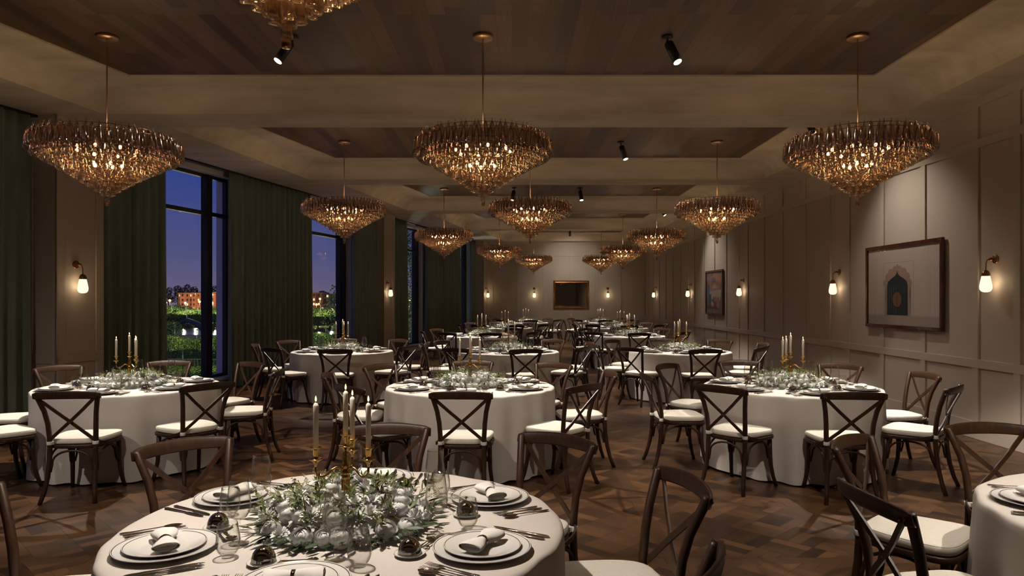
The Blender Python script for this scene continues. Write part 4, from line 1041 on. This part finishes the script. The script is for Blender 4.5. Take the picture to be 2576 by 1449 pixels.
for (px, y, h, r, e) in [(px, y, h * (.58 if h > 4 else 1), r, e) for px, y, h, r, e in [(425, 255, 7, 5.5, 0), (445, 270, 8, 6, 0), (470, 262, 6, 6, 0), (490, 250, 5.5, 6, 0), (505, 255, 5, 5, 0), (535, 262, 7, 5, 0), (556, 258, 6, 5, 0), (575, 250, 5, 5, 0), (430, 205, 2.6, 5, 0), (462, 200, 2.4, 5, 0), (495, 205, 2.6, 5, 0), (540, 200, 2.8, 5, 0), (567, 205, 2.6, 5, 0),
                         (796, 230, 7, 5, 0), (815, 225, 6.5, 5, 0), (835, 220, 6, 5, 0), (868, 230, 8, 4, 0), (800, 180, 2.5, 4, 0), (830, 180, 2.6, 4, 0)]]:
    shrub(X(px, y), y, r, h, 'pale green floodlit shrub in the garden band below the apartment blocks', n=420)
for (px, y, h, r) in [(415, 72, .7, 1.5), (432, 68, .6, 1.5), (450, 71, .7, 1.6), (468, 67, .6, 1.5), (487, 72, .7, 1.6), (503, 67, .6, 1.5), (530, 72, .8, 1.6), (548, 67, .7, 1.5), (566, 71, .7, 1.5), (420, 62, .6, 1.4), (445, 60, .5, 1.4), (475, 61, .5, 1.4), (545, 61, .5, 1.4), (570, 60, .6, 1.4), (798, 84, .8, 1.6), (818, 80, .7, 1.6), (838, 84, .8, 1.6), (855, 80, .7, 1.6), (418, 112, 3.4, 1.6), (432, 106, 3.6, 1.8), (424, 92, 2.2, 1.8), (448, 96, 1.8, 1.9), (478, 100, 1.4, 2.2), (508, 96, 1.6, 2.2), (538, 100, 1.8, 2.2), (566, 96, 2.0, 2.2), (440, 82, 1.0, 1.9), (470, 84, 1.0, 1.9), (500, 80, .9, 1.9), (540, 82, 1.0, 1.9), (566, 80, .9, 1.9), (800, 105, 2.0, 2.2), (832, 110, 1.5, 2.2), (858, 100, 1.5, 2.2), (562, 128, 4.4, 2.3)]:
    shrub(X(px, y), y, r, h, 'low green planting near the building, seen at the foot of the window view', n=300, grp='near planting')
pt = MB()
for (y0, y1) in ((222, 238), (86, 90), (103, 106)): pt.quad((X(380, y0), y0, GZ + .02), (X(900, y0), y0, GZ + .02), (X(900, y1), y1, GZ + .02), (X(380, y1), y1, GZ + .02))
struct('path', pt, M['path'])
wt = MB(); wt.quad((X(380, 140), 140, GZ + .03), (X(900, 140), 140, GZ + .03), (X(900, 192), 192, GZ + .03), (X(380, 192), 192, GZ + .03)); o = wt.obj('pond', M['water']); tag(o, 'dark still pond across the middle of the window view', 'pond')
br = MB(); xa, xb = X(425, 150), X(520, 150)
br.tube([(xa, 150, GZ + .3), (xa + 2, 150, GZ + 1.8), ((xa + xb) / 2, 150, GZ + 2.6), (xb - 2, 150, GZ + 1.8), (xb, 150, GZ + .3)], .5, 8, flat=(3, 1)); tag(br.obj('arched_footbridge', M['stone']), 'grey arched stone footbridge over the dark pond, through the near window', 'bridge')
rl = MB()
for i in range(60):
    x = X(400, 70) + i * .32; rl.box((x, 70, GZ + .55), (.05, .05, 1.1))
rl.box((X(400, 70) + 9.5, 70, GZ + 1.1), (19.4, .08, .08)); rl.box((X(400, 70) + 9.5, 70, GZ + .2), (19.4, .06, .06)); tag(rl.obj('railing', M['stone']), 'thin pale garden railing at the foot of the near window view', 'railing')
for i, (px, y, z, e, c) in enumerate([(432, 238, 5.4, 7000, (1, .95, .70)), (468, 240, 5.2, 8000, (1, .97, .80)), (498, 236, 5.4, 7000, (1, .95, .70)), (545, 240, 5.3, 8000, (1, .97, .75)), (568, 236, 5.2, 6000, (1, .92, .6)), (440, 99, 3.4, 650, (.95, 1, .6)), (495, 92, 3.2, 500, (.95, 1, .6)), (545, 92, 3.4, 600, (.95, 1, .6)), (806, 212, 5.4, 7000, (1, .95, .65)), (838, 205, 5.2, 6000, (1, .95, .7)), (820, 104, 3.6, 650, (.9, 1, .6)), (460, 65, 2.6, 330, (.92, 1, .6)), (555, 66, 2.6, 330, (.92, 1, .6)), (828, 86, 2.6, 300, (.92, 1, .6)), (1000, 30, 3.4, 420, (.9, 1, .8)), (1130, 33, 3.2, 420, (.9, 1, .8)), (470, 160, 4.6, 2500, (1, .9, .6))]):
    t = thing('added_garden_light', 'slim low post added in the planting to light the garden outside', 'fill light', (X(px, y), y, GZ), 0, 'added garden lights')  # posts and their lights are added to brighten the planting
    m = MB(); m.tube([(0, 0, 0), (0, 0, z - .2)], .05, 6); m.obj('mast', M['blackm'], t); m = MB(); m.lathe([(0, z - .2), (.07, z - .16), (.06, z - .02), (0, z)], 12); m.obj('lamp_head', M['blackm'], t)
    L = bpy.data.lights.new('garden_fill', 'POINT'); L.energy = e; L.color = c; L.shadow_soft_size = .3; lo = link('garden_fill', L, t); lo.location = (0, -1.6, z + .3)

# ------------------------------------------------------------------ sky
w = bpy.data.worlds.new('dusk'); S.world = w; w.use_nodes = True; nt = w.node_tree; nt.nodes.clear()
out = nt.nodes.new('ShaderNodeOutputWorld'); bg = nt.nodes.new('ShaderNodeBackground'); tc = nt.nodes.new('ShaderNodeTexCoord'); sp = nt.nodes.new('ShaderNodeSeparateXYZ'); rp = nt.nodes.new('ShaderNodeValToRGB')
nt.links.new(tc.outputs['Generated'], sp.inputs[0]); nt.links.new(sp.outputs['Z'], rp.inputs[0]); nt.links.new(rp.outputs[0], bg.inputs[0]); nt.links.new(bg.outputs[0], out.inputs[0])
e = rp.color_ramp.elements; e[0].position = 0; e[0].color = (.150, .120, .200, 1); e[1].position = 1; e[1].color = (.008, .025, .16, 1)
q = rp.color_ramp.elements.new(.06); q.color = (.085, .090, .215, 1); q = rp.color_ramp.elements.new(.17); q.color = (.026, .055, .25, 1)
bg.inputs[1].default_value = 1.0

# ------------------------------------------------------------------ render look
S.view_settings.view_transform = 'Standard'; S.view_settings.look = 'None'; S.view_settings.gamma = 1; S.view_settings.use_curve_mapping = False
S.view_settings.exposure = 0.0
try:
    S.cycles.transparent_max_bounces = 14; S.cycles.max_bounces = 6; S.cycles.diffuse_bounces = 3; S.cycles.glossy_bounces = 3; S.cycles.sample_clamp_indirect = 4
except Exception: pass
